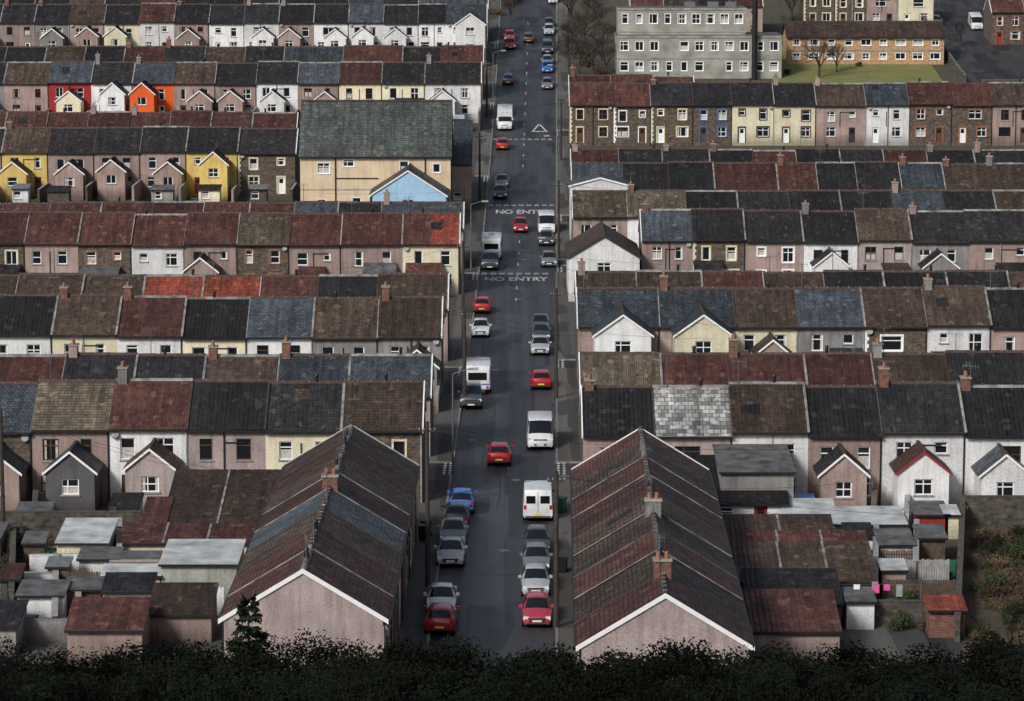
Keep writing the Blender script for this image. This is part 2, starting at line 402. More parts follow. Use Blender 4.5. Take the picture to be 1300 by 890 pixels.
def house(loc,rz,w,D,he,hr,roof,wall,seed,ends=(0,0),ext='n',extp=0,extcol=None,extroof=None,surr=None,frame='trim_white',chim=.3,aer=.35,barge='trim_white',name='terraced_house',backwall=None,split=None):
    rnd=random.Random(seed)
    e=empty(name,loc,rz)
    mw,mr,mn,mx=MB(),MB(),MB(),MB()
    hw=w/2-.004; zb=-1.8
    if surr is None and wall=='wall_S': surr='trim_cream' if rnd.random()<.7 else 'trim_brick'
    vr=rnd.random(); vw=.085 if vr<.45 else .05
    vm='verge' if vr<.6 else ('trim_grey' if vr<.7 else 'ridge_tile')
    for side in (0,1):
        M=Matrix() if side==0 else Matrix.Translation((0,D,0))@Matrix.Rotation(math.pi,4,'Z')
        for m in (mw,mr,mn): m.M=M
        wl=wall if side==0 else (backwall or rnd.choice([wall,'wall_K','wall_S']))
        sr=surr if side==0 else ('trim_cream' if wl=='wall_S' else None)
        fr=frame if rnd.random()<.85 else 'trim_brown'
        a=rnd.uniform(.85,1.15); b=rnd.uniform(.65,1.0)
        lay=rnd.random()
        flip=rnd.choice([-1,1]); c1=flip*w*rnd.uniform(.2,.27); c2=-flip*w*rnd.uniform(.2,.28)
        zt=he-.7-rnd.uniform(0,.2); hh=rnd.uniform(1.2,1.5); hh2=hh if rnd.random()<.55 else .8
        holes=[(c1-a/2,c1+a/2,zt-hh,zt),(c2-b/2,c2+b/2,zt-hh2,zt)]
        if lay<.12: holes=[(c1*.3-.85,c1*.3+.85,zt-1.2,zt)]
        a2=rnd.uniform(1.0,1.6)
        holes.append((c1-a2/2,c1+a2/2,.85,2.1))
        holes.append((c2-.43,c2+.43,.02,2.05,rnd.choice(['trim_white','trim_brown','trim_dark','trim_red','trim_white','trim_brown'])))
        wall_holes(mw,-hw,hw,zb,he,0,holes,wl)
        for h in holes: window(mn,h,0,rnd,fr,sr)
        if wl=='wall_S' and sr in('trim_cream','trim_white'):
            k=0; z=0.0
            while z<he-.4:
                q=.34 if k%2 else .2
                mn.box(-hw+.01,-hw+q,-.025,-.001,z,z+.3,sr); z+=.3;k+=1
        p=(hr-he)/(D/2); ov=.28
        if split and side==0:
            mr.slab(-w/2,0,D/2,hr+.1,-ov,he-ov*p+.1,.12,roof); mr.slab(0,w/2,D/2,hr+.1,-ov,he-ov*p+.1,.12,split)
        else: mr.slab(-w/2,w/2,D/2,hr+.1,-ov,he-ov*p+.1,.12,roof)
        if rnd.random()<.22:
            x=rnd.uniform(-w*.4,w*.15); t0=rnd.uniform(.1,.5); t1=t0+rnd.uniform(.15,.35)
            ya,yb=D/2+(-ov-D/2)*t0,D/2+(-ov-D/2)*t1; za,zb2=hr+.1+(he-ov*p-hr)*t0,hr+.1+(he-ov*p-hr)*t1
            mr.slab(x,x+rnd.uniform(.6,1.5),ya,za,yb,zb2,.03,rnd.choice(['roof_d','roof_b','roof_d',roof]),lift=.015)
        xx=w/2 if side==0 else -w/2
        mr.slab(xx-vw,xx+vw,D/2,hr+.1,-ov-.01,he-ov*p+.1,.05,vm,lift=.05)
        mr.box(-w/2,w/2,-ov-.09,-ov,he-ov*p-.06,he-ov*p+.05,'gutter')
        px_=(hw-.12) if rnd.random()<.7 else rnd.uniform(-.3,.3)
        mn.box(px_,px_+.09,-.1,-.028,-.5,he-.1,rnd.choice(['gutter','trim_grey','gutter']))
        if wl!='wall_S' and rnd.random()<.5: mn.box(-.2,-.13,-.09,-.012,2.2,he-.9,'gutter'); mn.box(-.2,c2,-.09,-.012,he-1.0,he-.93,'gutter') if c2>-.1 else None
    for m in (mw,mr,mn): m.M=Matrix()
    for x,en in ((-hw,ends[0]),(hw,ends[1])):
        pts=[(x,0,zb),(x,D,zb),(x,D,he),(x,D/2,hr),(x,0,he)]
        if x<0: pts=pts[::-1]
        mw.poly(pts,en if isinstance(en,str) else wall)
        if en:
            sg=-1 if x<0 else 1; x2=x+sg*.04; x3=x+sg*.09
            for yy in (-.28,D+.28):
                zz=he-.28*(hr-he)/(D/2)
                q=[(x3,D/2,hr+.17),(x3,yy,zz+.17),(x3,yy,zz-.07),(x3,D/2,hr-.07)]
                mr.poly(q,barge); q2=[(x2-sg*.03,p_[1],p_[2]) for p_ in q]; mr.poly(q2,barge)
                mr.poly([q[0],q2[0],q2[1],q[1]],barge); mr.poly([q[3],q2[3],q2[2],q[2]],barge); mr.poly([q[1],q[2],q2[2],q2[1]],barge)
    k=0; x=-w/2
    rt='ridge_tile' if rnd.random()<.75 else 'verge'
    while x<w/2-.05:
        x2=min(w/2,x+.45); dz=rnd.uniform(0,.03)
        y=D/2; z=hr+.09
        mr.poly([(x,y-.17,z-.07),(x2,y-.17,z-.07),(x2,y-.06,z+.09+dz),(x,y-.06,z+.09+dz)],rt)
        mr.poly([(x,y-.06,z+.09+dz),(x2,y-.06,z+.09+dz),(x2,y+.06,z+.09+dz),(x,y+.06,z+.09+dz)],rt)
        mr.poly([(x,y+.06,z+.09+dz),(x2,y+.06,z+.09+dz),(x2,y+.17,z-.07),(x,y+.17,z-.07)],rt)
        if k%2==0: mr.box(x,x+.05,y-.1,y+.1,z+.03,z+.13,'verge')
        x=x2;k+=1
    if rnd.random()<chim:
        cx=-w/2+.5; cy=D/2; t=hr+rnd.uniform(.45,1.15); cm=rnd.choice(['brick_red','wall_K','wall_G','brick_red'])
        mx.box(cx-.3,cx+.3,cy-.42,cy+.42,hr-.5,t,cm); mx.box(cx-.36,cx+.36,cy-.48,cy+.48,t,t+.1,'concrete')
        for q in (-.2,.2)[:rnd.choice([1,2,2])]: mx.cyl((cx,cy+q,t+.1),(cx,cy+q,t+.45),.12,.1,'terracotta',8)
    elif rnd.random()<.5:
        cx=rnd.uniform(-w/3,w/3); mx.cyl((cx,D/2-.0,hr),(cx,D/2,hr+.55),.12,.12,'metal_black',8); mx.cyl((cx,D/2,hr+.55),(cx,D/2,hr+.68),.18,.1,'metal_black',8)
    if rnd.random()<aer:
        cx=-w/2+rnd.uniform(.4,1); y=D/2-.15; t=hr+rnd.uniform(1.3,2.2)
        mx.cyl((cx,y,hr-.2),(cx,y,t),.03,.025,'metal_grey',5)
        dx=rnd.uniform(-.5,.5)
        mx.cyl((cx-.5,y-dx,t-.1),(cx+.5,y+dx,t-.1),.018,.018,'metal_grey',4)
        for q in range(6):
            s=-.45+q*.18; mx.cyl((cx+s,y+dx*s*2-.02,t-.35+.05*q/6),(cx+s,y+dx*s*2,t+.12),.012,.012,'metal_grey',4)
    if rnd.random()<.3:
        sx=rnd.choice([-1,1])*w*.42; mx.cyl((sx,-.12,he-.5),(sx,-.2,he-.46),.28,.24,'trim_grey',12)
    if ext!='n':
        ew=min(3.3,w*.62); 
        if ext=='T': ew=min(4.5,w*.8)
        if ext=='l': ew=min(w*.9,rnd.uniform(2.4,4.2))
        xc=extp*(w/2-ew/2-.1)
        me,mer,mew=MB(),MB(),MB()
        dh=rnd.uniform(-.25,.2)
        if ext=='g': gable_block(me,mer,mew,xc-ew/2,xc+ew/2,-3.4,-.01,3.05+dh,4.35+dh,extcol or wall,extroof or roof,rnd,barge=barge)
        elif ext=='G': gable_block(me,mer,mew,xc-ew/2,xc+ew/2,-4.2,-.01,he-1.2,he+.25,extcol or wall,extroof or roof,rnd,barge=barge)
        elif ext=='T': gable_block(me,mer,mew,xc-ew/2,xc+ew/2,-4.4,1.9,he-.15,he+1.45,extcol or wall,extroof or roof,rnd,barge=barge)
        elif ext=='l': lean_block(me,mer,mew,xc-ew/2,xc+ew/2,-2.8+dh*3,-.01,2.2,3.0+dh,extcol or wall,extroof or rnd.choice([roof,'felt','roof_d']),rnd)
        me.obj('extension_walls',e); mer.obj('extension_roof',e)
        if mew.f: mew.obj('extension_windows',e)
    mw.obj('walls',e); mr.obj('roof',e); mn.obj('windows_and_door',e)
    if mx.f: mx.obj('chimney_and_aerial',e)
    return e
# ---------------------------------------------------------------- roads
kR=lambda Y:0.05+.0137*Y
kL=lambda Y:-4.5+.0075*(Y-174)
def sheet(name,xl,xr,y0,y1,off,mat,parent=None):
    mb=MB(); ys=[y0]; a=math.floor(y0/2)*2+2
    while a<y1: ys.append(a); a+=2
    ys.append(y1)
    fl=xl if callable(xl) else (lambda Y:xl); fr=xr if callable(xr) else (lambda Y:xr)
    for i in range(len(ys)-1):
        a,b=ys[i],ys[i+1]
        mb.poly([(fl(a),a,G(a)+off),(fr(a),a,G(a)+off),(fr(b),b,G(b)+off),(fl(b),b,G(b)+off)],mat)
    return mb.obj(name,parent)
mb=MB(); ys=[-160+2*i for i in range(0,361)]+[700,900,1200,1700,2500]
for i in range(len(ys)-1):
    a,b=ys[i],ys[i+1]
    za,zb=(G(a),G(b)) if b<=560 else (g0(a),g0(b))
    mb.poly([(-900,a,za),(900,a,za),(900,b,zb),(-900,b,zb)],'ground_mat')
mb.obj('ground')
sheet('main_road',kL,kR,141,640,.03,'asphalt')

# ---------------------------------------------------------------- terraces
JL=[];JR=[]
def rowz(side,yr,bounds,roofs,walls,hr=7.6,he=5.15,D=8,exts='',surr={},kw={},seed=0,yards=False,extcols={},extroofs={},splits={},toroad=True,extra=3,extps={},kws={}):
    d=solve_row(yr,hr); z=G(d)
    Xs=[px2X(b,d,z+hr) for b in bounds]
    if toroad:
        if side=='L': Xs[-1]=kL(d)-1.75
        else: Xs[0]=kR(d)+1.75
    n=len(Xs)-1; rs=list(roofs); ws=list(walls); ex=list(exts) if exts else ['n']*n
    for k in range(extra):
        if side=='L': Xs.insert(0,Xs[0]-5.1); rs.insert(0,R.choice('rbds')); ws.insert(0,R.choice('KWGCS')); ex.insert(0,'n')
        else: Xs.append(Xs[-1]+5.1); rs.append(R.choice('rbds')); ws.append(R.choice('KWGCS')); ex.append('n')
    off=extra if side=='L' else 0
    m=len(Xs)-1
    for i in range(m):
        w=Xs[i+1]-Xs[i]; xc=(Xs[i]+Xs[i+1])/2
        ends=[0,0]
        if i==0 : ends[0]='wall_S' if (side=='R') else 1
        if i==m-1: ends[1]='wall_S' if (side=='L') else 1
        k=i-off
        o=dict(kw); o.update(kws.get(k,{}))
        if k in surr: o['surr']=surr[k]
        if k in extcols: o['extcol']=extcols[k]
        if k in extroofs: o['extroof']=extroofs[k]
        if k in splits: o['split']=splits[k]
        dz=R.choice([-.12,-.05,0,0,.05,.12])
        house((xc,d-D/2,z),0,w,D,he+dz,hr+dz,'roof_'+rs[i],'wall_'+ws[i],seed*100+i,ends=tuple(ends),ext=ex[i],extp=extps.get(k,R.uniform(.2,1)*R.choice([-1,1])),**o)
    if yards:
        y1=d-D/2-.05; 
        for i in range(m+1):
            if R.random()<.8:
                L=R.uniform(7,8.5); x=Xs[i]; mb=MB(); h=R.uniform(1.3,1.9)
                if side=='L' and x>kL(d)-1.9: x=kL(d)-1.95
                if side=='R' and x<kR(d)+1.9: x=kR(d)+1.95
                mb.box(x-.13,x+.13,y1-L,y1-.02,G(y1-L)-1,z+h,R.choice(['yard_stone','yard_stone','wall_G','wall_K']),'trim_grey'); mb.obj('yard_wall')
        for i in range(m):
            if R.random()<.65:
                w=R.uniform(1.8,2.8); x=(Xs[i]+Xs[i+1])/2+R.uniform(-.8,.8)
                shed(x-w/2,x+w/2,y1-8.6,y1-6.6,R.uniform(1.9,2.2),R.choice(['wall_W','wall_K','yard_stone','wall_G','timber','wall_C']),R.choice(['felt','roof_d','roof_b','pale_sheet','lead']))
    return d
def shed(x0,x1,y0,y1,h,wall,roof,name='garden_shed',rise=.35,win=True,door=None):
    z=G((y0+y1)/2); e=empty(name,((x0+x1)/2,y0,z)); a,b,c=MB(),MB(),MB(); w=(x1-x0)/2; rnd=random.Random(int(x0*97+y0*13))
    lean_block(a,b,c,-w,w,0,y1-y0,h,h+rise,wall,roof,rnd,win=win,door=door)
    if name=='garage_block':
        n=max(1,int(2*w/2.6)); s_=rise/(y1-y0)
        for i in range(1,n):
            x=-w+2*w*i/n; b.slab(x-.07,x+.07,y1-y0,h+rise+.1,-.21,h-.2*s_+.1,.04,'verge',lift=.05)
    a.obj('walls',e); b.obj('roof',e)
    if c.f: c.obj('windows_and_door',e)
    return e
# left rows
dA=rowz('L',486,[-48,50,147,245,342,437,547],'smrddb','SKWPCS',exts='gggnnn',seed=1,extcols={0:'wall_K',1:'wall_D',2:'wall_P'},extroofs={1:'roof_s',2:'roof_r',0:'roof_s'},extps={0:.7,1:.45,2:.5},kw=dict(aer=.5))
dB=rowz('L',453,[-95,-5,85,175,262,355,445,548],'rrddbss','KWKGKWK',hr=6.8,he=4.6,seed=2)
dC=rowz('L',378,[-90,-8,74,155,237,318,400,482,565],'ddbrdsbb','CWCWCWGG',seed=3,exts='nnlnnllg',yards=True)
dD=rowz('L',351,[-50,25,108,185,260,332,405,480,565],'bbboordb','KWKKGWKK',hr=7.0,he=4.7,seed=4)
dE=rowz('L',272,[-95,-28,38,105,172,238,305,370,435,512,588],'rrrrrrmrrr','KSKSWKSKKC',seed=5,exts='nlnlngnlll',yards=True,splits={9:'roof_o'},extcols={5:'wall_K'},extroofs={5:'roof_r'})
dF=rowz('L',258,[-60,0,65,130,195,260,318,375,430,485,540,590],'rrrrrrrsdss','KWKWKGKWKGK',hr=6.6,he=4.5,seed=6)
dG=rowz('L',163,[-50,8,66,124,182,240,305,378],'dbddddd','KYKKKYS',seed=7,exts='nggggGn',yards=True,toroad=False,extcols={2:'wall_K',5:'wall_Y',1:'wall_Y'},extroofs={5:'roof_b'})
dH=rowz('L',143,[-50,10,62,114,166,218,270,322,378],'rrrrrrrr','KWKWKWKW',hr=7.2,he=4.8,seed=8,toroad=False)
dI=rowz('L',80,[-45,10,66,120,172,224,276,328,380,432,486,540,608],'dbsdsbddsrdd','GKRWOKKWKCCW',seed=9,exts='gngGGggggnlg',yards=True,extcols={2:'wall_C',3:'wall_W',4:'wall_O',10:'wall_W',11:'wall_W'},extroofs={3:'roof_s',4:'roof_d'})
dJ=rowz('L',60,[-45,10,60,110,160,210,262,313,362,437,512,560,610],'ddbdrdbdsrdr','KWKWKWKWKWKK',hr=7,he=4.8,seed=10)
dK=rowz('L',6,[-40,5,48,92,136,180,224,268,312,356,400,444,488,532,567,622],'dddbdrdddddsdds','KKGKCWKWWKWWWWW',seed=11,exts='gngggngngggggnT',yards=True,kw=dict(aer=.2))
dL_=rowz('L',-12,[-40,5,48,92,136,180,224,268,312,356,400,444,488,532,620],'dddbdrdddddsds','KKGKCWKWWKWWWW',seed=12)
# right rows
rA=rowz('R',490,[735,828,925,1020,1112,1216,1312],'dgbddd','KPWKWW',exts='nnnggg',seed=21,extcols={3:'wall_K',4:'wall_W',5:'wall_W'},extroofs={3:'roof_d',4:'roof_r',5:'roof_s'},extps={3:-.5,4:-.4,5:-.4},kw=dict(aer=.5),kws={4:dict(barge='trim_red')})
rB=rowz('R',450,[735,838,922,1020,1105,1200,1300],'mrrrbd','KWKGKW',hr=6.8,he=4.6,seed=22)
rC=rowz('R',367,[725,835,930,1008,1092,1170,1250,1330],'ssbsbbd','KPCGSWK',exts='TTglnln',seed=23,yards=True,extcols={0:'wall_W',1:'wall_C',2:'wall_K'},extroofs={0:'roof_s',1:'roof_s',2:'roof_b'},extps={0:.2,1:.3,2:.3},surr={4:'trim_white'},kws={2:dict(chim=0)})
rD=rowz('R',346,[725,808,890,968,1045,1120,1200,1278,1340],'bbrbdddb','KWKWKGKWK',hr=7.0,he=4.7,seed=24)
rE=rowz('R',268,[813,877,943,1016,1085,1152,1223,1310],'sdddbdd','KSKWPGK',seed=25,exts='nlnglgl',yards=True,toroad=False,surr={2:'trim_white'})
rF=rowz('R',243,[722,795,870,935,1000,1065,1130,1195,1260,1320],'mmddddsdb','KWKWKWKKW',hr=6.8,he=4.6,seed=26)
rG=rowz('R',208,[722,790,848,905,985,1035,1085,1140,1195,1250,1310],'sddrrddsbb','WWCKWCKWCK',seed=27,exts='nlnngnlnln')
rH=rowz('R',191,[722,785,840,900,955,1010,1065,1120,1175,1235,1300],'rdddrddrdd','KWKWKWKWKW',hr=6.8,he=4.5,seed=28)
rI=rowz('R',106,[722,778,825,878,927,980,1033,1096,1150,1204,1255,1310],'rrddddbsrrb','SSSSCCKWSSK',seed=29,exts='nnnnnnnnnnn',surr={0:'trim_cream',1:'trim_white',2:'trim_cream',3:'trim_blue',4:'trim_dark',5:'trim_brown'})
rJ=rowz('R',97,[722,775,828,880],'rrr','KWK',hr=7,he=4.8,seed=30,extra=0)
def cross(side,y0,y1):
    if side=='L': o=sheet('side_street',-120,lambda Y:kL(Y)+.4,y0,y1,.015,'asphalt_side')
    else: o=sheet('side_street',lambda Y:kR(Y)-.4,140,y0,y1,.015,'asphalt_side')
    (JL if side=='L' else JR).append((y0,y1))
for a,b in ((dA,dB),(dC,dD),(dE,dF),(dG,dH),(dI,dJ),(dK,dL_)): m=(a+b)/2; cross('L',m-2.6,m+2.6)
for a,b in ((rA,rB),(rC,rD),(rE,rF),(rG,rH),(rI,rJ)): m=(a+b)/2; cross('R',m-2.6,m+2.6)
def pavement(side,gaps):
    k=kL if side=='L' else kR; s=-1 if side=='L' else 1
    gaps=sorted(gaps); y=143.0; segs=[]
    for a,b in gaps:
        if a>y: segs.append((y,a)); y=b
    segs.append((y,600))
    for a,b in segs:
        sheet('pavement',(lambda Y:k(Y)+s*1.9) if s<0 else (lambda Y:k(Y)+.15),(lambda Y:k(Y)-.15) if s<0 else (lambda Y:k(Y)+1.9),a,b,.16,'paving')
        mb=MB(); ys=[a]; q=math.floor(a/2)*2+2
        while q<b: ys.append(q); q+=2
        ys.append(b)
        for i in range(len(ys)-1):
            c,d=ys[i],ys[i+1]; x0,x1=k(c),k(d); w=s*.15
            mb.poly([(x0,c,G(c)-.1),(x1,d,G(d)-.1),(x1,d,G(d)+.165),(x0,c,G(c)+.165)],'kerb')
            mb.poly([(x0,c,G(c)+.165),(x1,d,G(d)+.165),(x1+w,d,G(d)+.165),(x0+w,c,G(c)+.165)],'kerb')
        for yy in (a,b):
            mb.poly([(k(yy),yy,G(yy)-.1),(k(yy)+s*1.9,yy,G(yy)-.1),(k(yy)+s*1.9,yy,G(yy)+.165),(k(yy),yy,G(yy)+.165)],'kerb')
        mb.obj('kerb')
pavement('L',JL); pavement('R',JR)
# ---------------------------------------------------------------- terraces along the main road (bottom)
al=-math.atan(.0075); ar=-math.atan(.0137)
def block(side,ys,roofs,walls,splits={}):
    n=len(roofs)
    for i in range(n):
        a,b=ys[i],ys[i+1]; m=(a+b)/2; near=(i==0); far=(i==n-1); dz=R.uniform(-.08,.08)
        if side=='L':
            x=kL(m)-1.75; house((x,m,0),math.pi/2+al,b-a,7.9,5.15+dz,7.55+dz,'roof_'+roofs[i],'wall_'+walls[i],700+i,ends=('wall_P' if near else 0,'wall_K' if far else 0),chim=.15,aer=.7,split=splits.get(i),backwall='wall_K',barge='trim_white')
        else:
            x=kR(m)+1.25; house((x,m,0),-math.pi/2+ar,b-a,8.0,5.15+dz,7.6+dz,'roof_'+roofs[i],'wall_'+walls[i],800+i,ends=('wall_K' if far else 0,'wall_P' if near else 0),chim=1.0 if i in(3,) else .2,aer=.7,backwall='wall_P')
block('L',[154+5.2*i for i in range(9)],'rrbsrbrb','SKSWSKSK')
block('R',[148.5+5.1*i for i in range(10)],'rbrbbrrbr','KSWSKSSKS')
# ---------------------------------------------------------------- chapel & special buildings
def gen_box_building(name,x0,x1,yb,h,depth,wall,roofh,roof,floors,wins,surr=None,base=None,ww=.6):
    X0,d=ground_hit(x0,yb); X1,_=ground_hit(x1,yb)
    if base: d=base
    z=G(d); e=empty(name,((X0+X1)/2,d,z)); a,b,c=MB(),MB(),MB(); w=(X1-X0)/2; rnd=random.Random(int(x0))
    holes=[]
    for f in range(floors):
        fh=h/floors
        for q in range(wins):
            if rnd.random()<.08: continue
            cx=-w+(q+.5)*2*w/wins; g_=ww*rnd.choice([1,1,.7]); holes.append((cx-g_,cx+g_,f*fh+fh*.38,f*fh+fh*.82))
    wall_holes(a,-w,w,-2,h,0,holes,wall)
    for q in holes: window(c,q,0,rnd,surr=surr,sw=.07)
    for f in range(1,floors): c.box(-w,w,-.06,-.004,f*h/floors-.08,f*h/floors+.08,'concrete')
    a.poly([(-w,depth,-2),(-w,0,-2),(-w,0,h),(-w,depth,h)],wall); a.poly([(w,0,-2),(w,depth,-2),(w,depth,h),(w,0,h)],wall); a.poly([(w,depth,-2),(-w,depth,-2),(-w,depth,h),(w,depth,h)],wall)
    if roofh>0:
        for M in (Matrix(),Matrix.Translation((0,depth,0))@Matrix.Rotation(math.pi,4,'Z')):
            b.M=M; p=roofh/(depth/2); b.slab(-w-.3,w+.3,depth/2,h+roofh+.1,-.35,h-.35*p+.1,.15,roof); b.box(-w-.3,w+.3,-.45,-.35,h-.35*p-.08,h-.35*p+.06,'gutter')
        b.M=Matrix(); b.box(-w-.3,w+.3,depth/2-.13,depth/2+.13,h+roofh+.05,h+roofh+.2,'ridge_tile')
        for x in (-w,w): a.poly([(x,0,h),(x,depth,h),(x,depth/2,h+roofh)],wall)
    else:
        b.box(-w-.1,w+.1,-.1,depth+.1,h,h+.35,'concrete','felt')
        for q in range(3):
            x=rnd.uniform(-w*.8,w*.7); b.box(x,x+1.6,depth*.4,depth*.4+1.4,h+.351,h+1.1,'metal_grey'); 
    a.obj('walls',e); b.obj('roof',e); c.obj('windows',e); return e,d,X0,X1
dch=366; zc=G(dch)
Xa=px2X(381,dch,zc+6); Xb=px2X(572,dch,zc+6); w=(Xb-Xa)/2
ch=empty('chapel',((Xa+Xb)/2,dch,zc)); a,b,c=MB(),MB(),MB(); rnd=random.Random(3)
he_=at_depth(500,195,dch)[1]-zc; dep=11; hr_=at_depth(500,128,dch+dep/2)[1]-zc
holes=[(-w+2.0,-w+3.4,he_-2.3,he_-1.1),(-w+5,-w+6.2,he_-1.5,he_-.7),(-w+11.5,-w+12.5,he_-2.2,he_-.9),(w-2,w-1.2,he_-2.2,he_-1.2),(-w+6,-w+7,1.3,2.4),(-w+2,-w+2.9,1.0,2.2)]
wall_holes(a,-w,w,-2,he_,0,holes,'wall_H')
for h in holes: window(c,h,0,rnd,surr='trim_white',sw=.07)
for x in (-w,w): a.poly([(x,0,-2),(x,dep,-2),(x,dep,he_),(x,dep/2,hr_),(x,0,he_)],'wall_S')
a.poly([(-w,dep,-2),(w,dep,-2),(w,dep,he_),(-w,dep,he_)],'wall_S')
for M in (Matrix(),Matrix.Translation((0,dep,0))@Matrix.Rotation(math.pi,4,'Z')):
    b.M=M; p=(hr_-he_)/(dep/2); b.slab(-w-.15,w+.15,dep/2,hr_,-.3,he_-.3*p,.14,'roof_c'); b.box(-w-.15,w+.15,-.42,-.3,he_-.3*p-.2,he_-.3*p,'gutter')
b.M=Matrix(); b.box(-w-.15,w+.15,dep/2-.15,dep/2+.15,hr_-.04,hr_+.12,'ridge_tile')
c.box(-w+4,-w+4.12,-.14,-.02,0,he_,'gutter'); c.box(w-3,w-2.88,-.14,-.02,0,he_,'gutter'); c.box(-w+4.12,-w+9,-.12,-.02,he_-2.9,he_-2.8,'gutter'); c.box(-w,w,-.05,-.003,3.3,3.42,'trim_grey')
a.obj('walls',ch); b.obj('roof',ch); c.obj('windows',ch)
def gable_house(name,xl,xr,yeave,yapex,d,length,wall,roof,barge='trim_white',win=True,surr=None):
    z=G(d); X0,Ze=at_depth(xl,yeave,d); X1,_=at_depth(xr,yeave,d); _,Zr=at_depth((xl+xr)/2,yapex,d)
    e=empty(name,((X0+X1)/2,d,z)); a,b,c=MB(),MB(),MB(); w=(X1-X0)/2
    gable_block(a,b,c,-w,w,0,length,Ze-z,Zr-z,wall,roof,random.Random(int(xl)),barge=barge,win=win,zb=-2,surr=surr)
    a.obj('walls',e); b.obj('roof',e)
    if c.f: c.obj('windows',e)
    return e
gable_house('chapel_hall',470,566,248,217,358,7.9,'wall_B','roof_s')
gable_house('gabled_house',722,812,327,300,dE-9,12,'wall_W','roof_b','trim_dark')
gable_house('gabled_house',724,800,236,226,rG-8,5,'wall_W','roof_s')
X0,_=at_depth(574,190,375); X1=kL(375)-1.8
shed(X0,X1,372,379,5.2,'wall_K','roof_s',name='slate_roofed_hall',rise=2.4,win=True)
shed(X0+.1,X1-.1,382,389,6.0,'wall_S','roof_s',name='slate_roofed_hall',rise=2.4)
e,d,_,_=gen_box_building('council_office_block',783,992,100,6.0,10,'grey_render',0,'felt',2,11,surr='trim_white')
dm=d
gen_box_building('council_office_block',785,948,100,9.6,7,'grey_render',0,'felt',3,9,surr='trim_white',base=dm+3.0)
X,_=ground_hit(957,100); mb=MB(); mb.cyl((X,dm-.8,G(dm)-1),(X,dm-.8,G(dm)+17),.42,.42,'metal_black',14); mb.cyl((X,dm-.8,G(dm)+17),(X,dm-.8,G(dm)+17.4),.5,.5,'metal_black',14); mb.obj('boiler_flue')
Xx,dt=ground_hit(1100,82)
gen_box_building('community_hall',1000,1198,82,4.2,9,'brick_tan',2.0,'roof_b',2,9,surr='trim_white',ww=.75)
def row_at(d,bounds,roofs,walls,seed,hr=7.6,he=5.2,D=8):
    z=G(d); Xs=[px2X(b,d,z) for b in bounds]
    for i in range(len(Xs)-1):
        house(((Xs[i]+Xs[i+1])/2,d,z),0,Xs[i+1]-Xs[i],D,he,hr,'roof_'+roofs[i%len(roofs)],'wall_'+walls[i%len(walls)],seed*100+i,ends=(1 if i==0 else 0,1 if i==len(Xs)-2 else 0),ext='n')
row_at(515,[1020,1060,1100,1140,1185],'sd','SSKC',40)
row_at(505,[800,842,884,926,968],'rbd','KWSK',41)
row_at(500,[1258,1300,1342,1384],'rb','SCS',42)
row_at(540,[735,775,815,855,895,935,975,1015,1055],'drd','KWC',43)
row_at(560,[1080,1120,1160,1200,1240,1280,1320],'drd','KWC',44)
row_at(548,[300,340,380,420,460,500,540,580,618],'drd','KWC',45)
row_at(548,[-20,20,60,100,140,180,220,260],'drd','KWC',46)
Xg0,yg0=ground_hit(985,112); Xg1,_=ground_hit(1200,108)
sheet('grass_bank',Xg0,Xg1,yg0,dt+14,.05,'grass')
Xp0,_=ground_hit(1205,80)
sheet('car_park',Xp0+.5,Xp0+60,dm-26,dm+75,.06,'asphalt_side')
mb=MB(); 
for i in range(34):
    y=yg0+2+i*1.9; mb.box(Xp0-.2,Xp0+.1,y,y+1.9,G(y)-.5,G(y+1.9)+1.4,'yard_stone','trim_grey')
mb.obj('boundary_wall')
mb=MB(); z=G(dm-14); mb.box(Xp0+1,Xp0+14,dm-14.2,dm-13.9,z-1,z+2.4,'yard_stone','trim_grey'); mb.obj('boundary_wall')
for i in range(7):
    x=px2X(1055+i*20,446,10); shed(x,x+2.2,446,450,2.0,'wall_D','felt',name='garage',rise=.1,win=False)
# ---------------------------------------------------------------- bottom yards
def shedpx(x0,x1,ytop,dd,wall,roof,depth=None,name='garden_shed',rise=.4,win=True,door=None):
    X0,Z=at_depth(x0,ytop,dd); X1,_=at_depth(x1,ytop,dd)
    shed(X0,X1,dd,dd+(depth or 3.0),max(1.6,Z-G(dd)),wall,roof,name=name,rise=rise,win=win,door=door)
shedpx(206,345,672,193.5,'wall_K','roof_b',9.5,'garage_block',1.7)
shedpx(178,208,676,193,'wall_K','roof_r',5,'garden_shed',.9,win=False)
shedpx(152,318,694,188.5,'wall_C','roof_r',3.2,'garage_block',.5,win=True)
shedpx(72,136,690,187,'wall_C','pale_sheet',5,'garage',.45,win=False)
shedpx(204,300,717,179.5,'wall_E','pale_sheet',5.5,'garage',.25,win=False)
shedpx(130,203,742,179.5,'wall_C','pale_sheet',2,'garden_shed',.2)
shedpx(131,192,765,175.5,'wall_W','roof_d',2.4,'garden_shed',.5)
shedpx(82,128,765,176,'trim_brown','felt',2.2,'garden_shed',.2,win=False)
shedpx(22,80,757,174.5,'wall_W','felt',2.6,'garden_shed',.25)
shedpx(190,268,786,170,'wall_K','roof_b',3.5,'garage_block',.9)
shedpx(85,180,800,166,'wall_K','roof_r',3.6,'garage_block',.9)
shedpx(-60,20,800,167,'wall_G','roof_d',4,'garage_block',.5)
shedpx(100,150,712,184,'wall_W','felt',2.2,'garden_shed',.2)
shedpx(-40,0,700,190,'wall_K','felt',3,'garden_shed',.3)
shedpx(155,200,716,183.6,'wall_W','felt',1.8,'garden_shed',.15,win=False)
shedpx(20,62,660,197.5,'wall_C','felt',2.4,'garden_shed',.2)
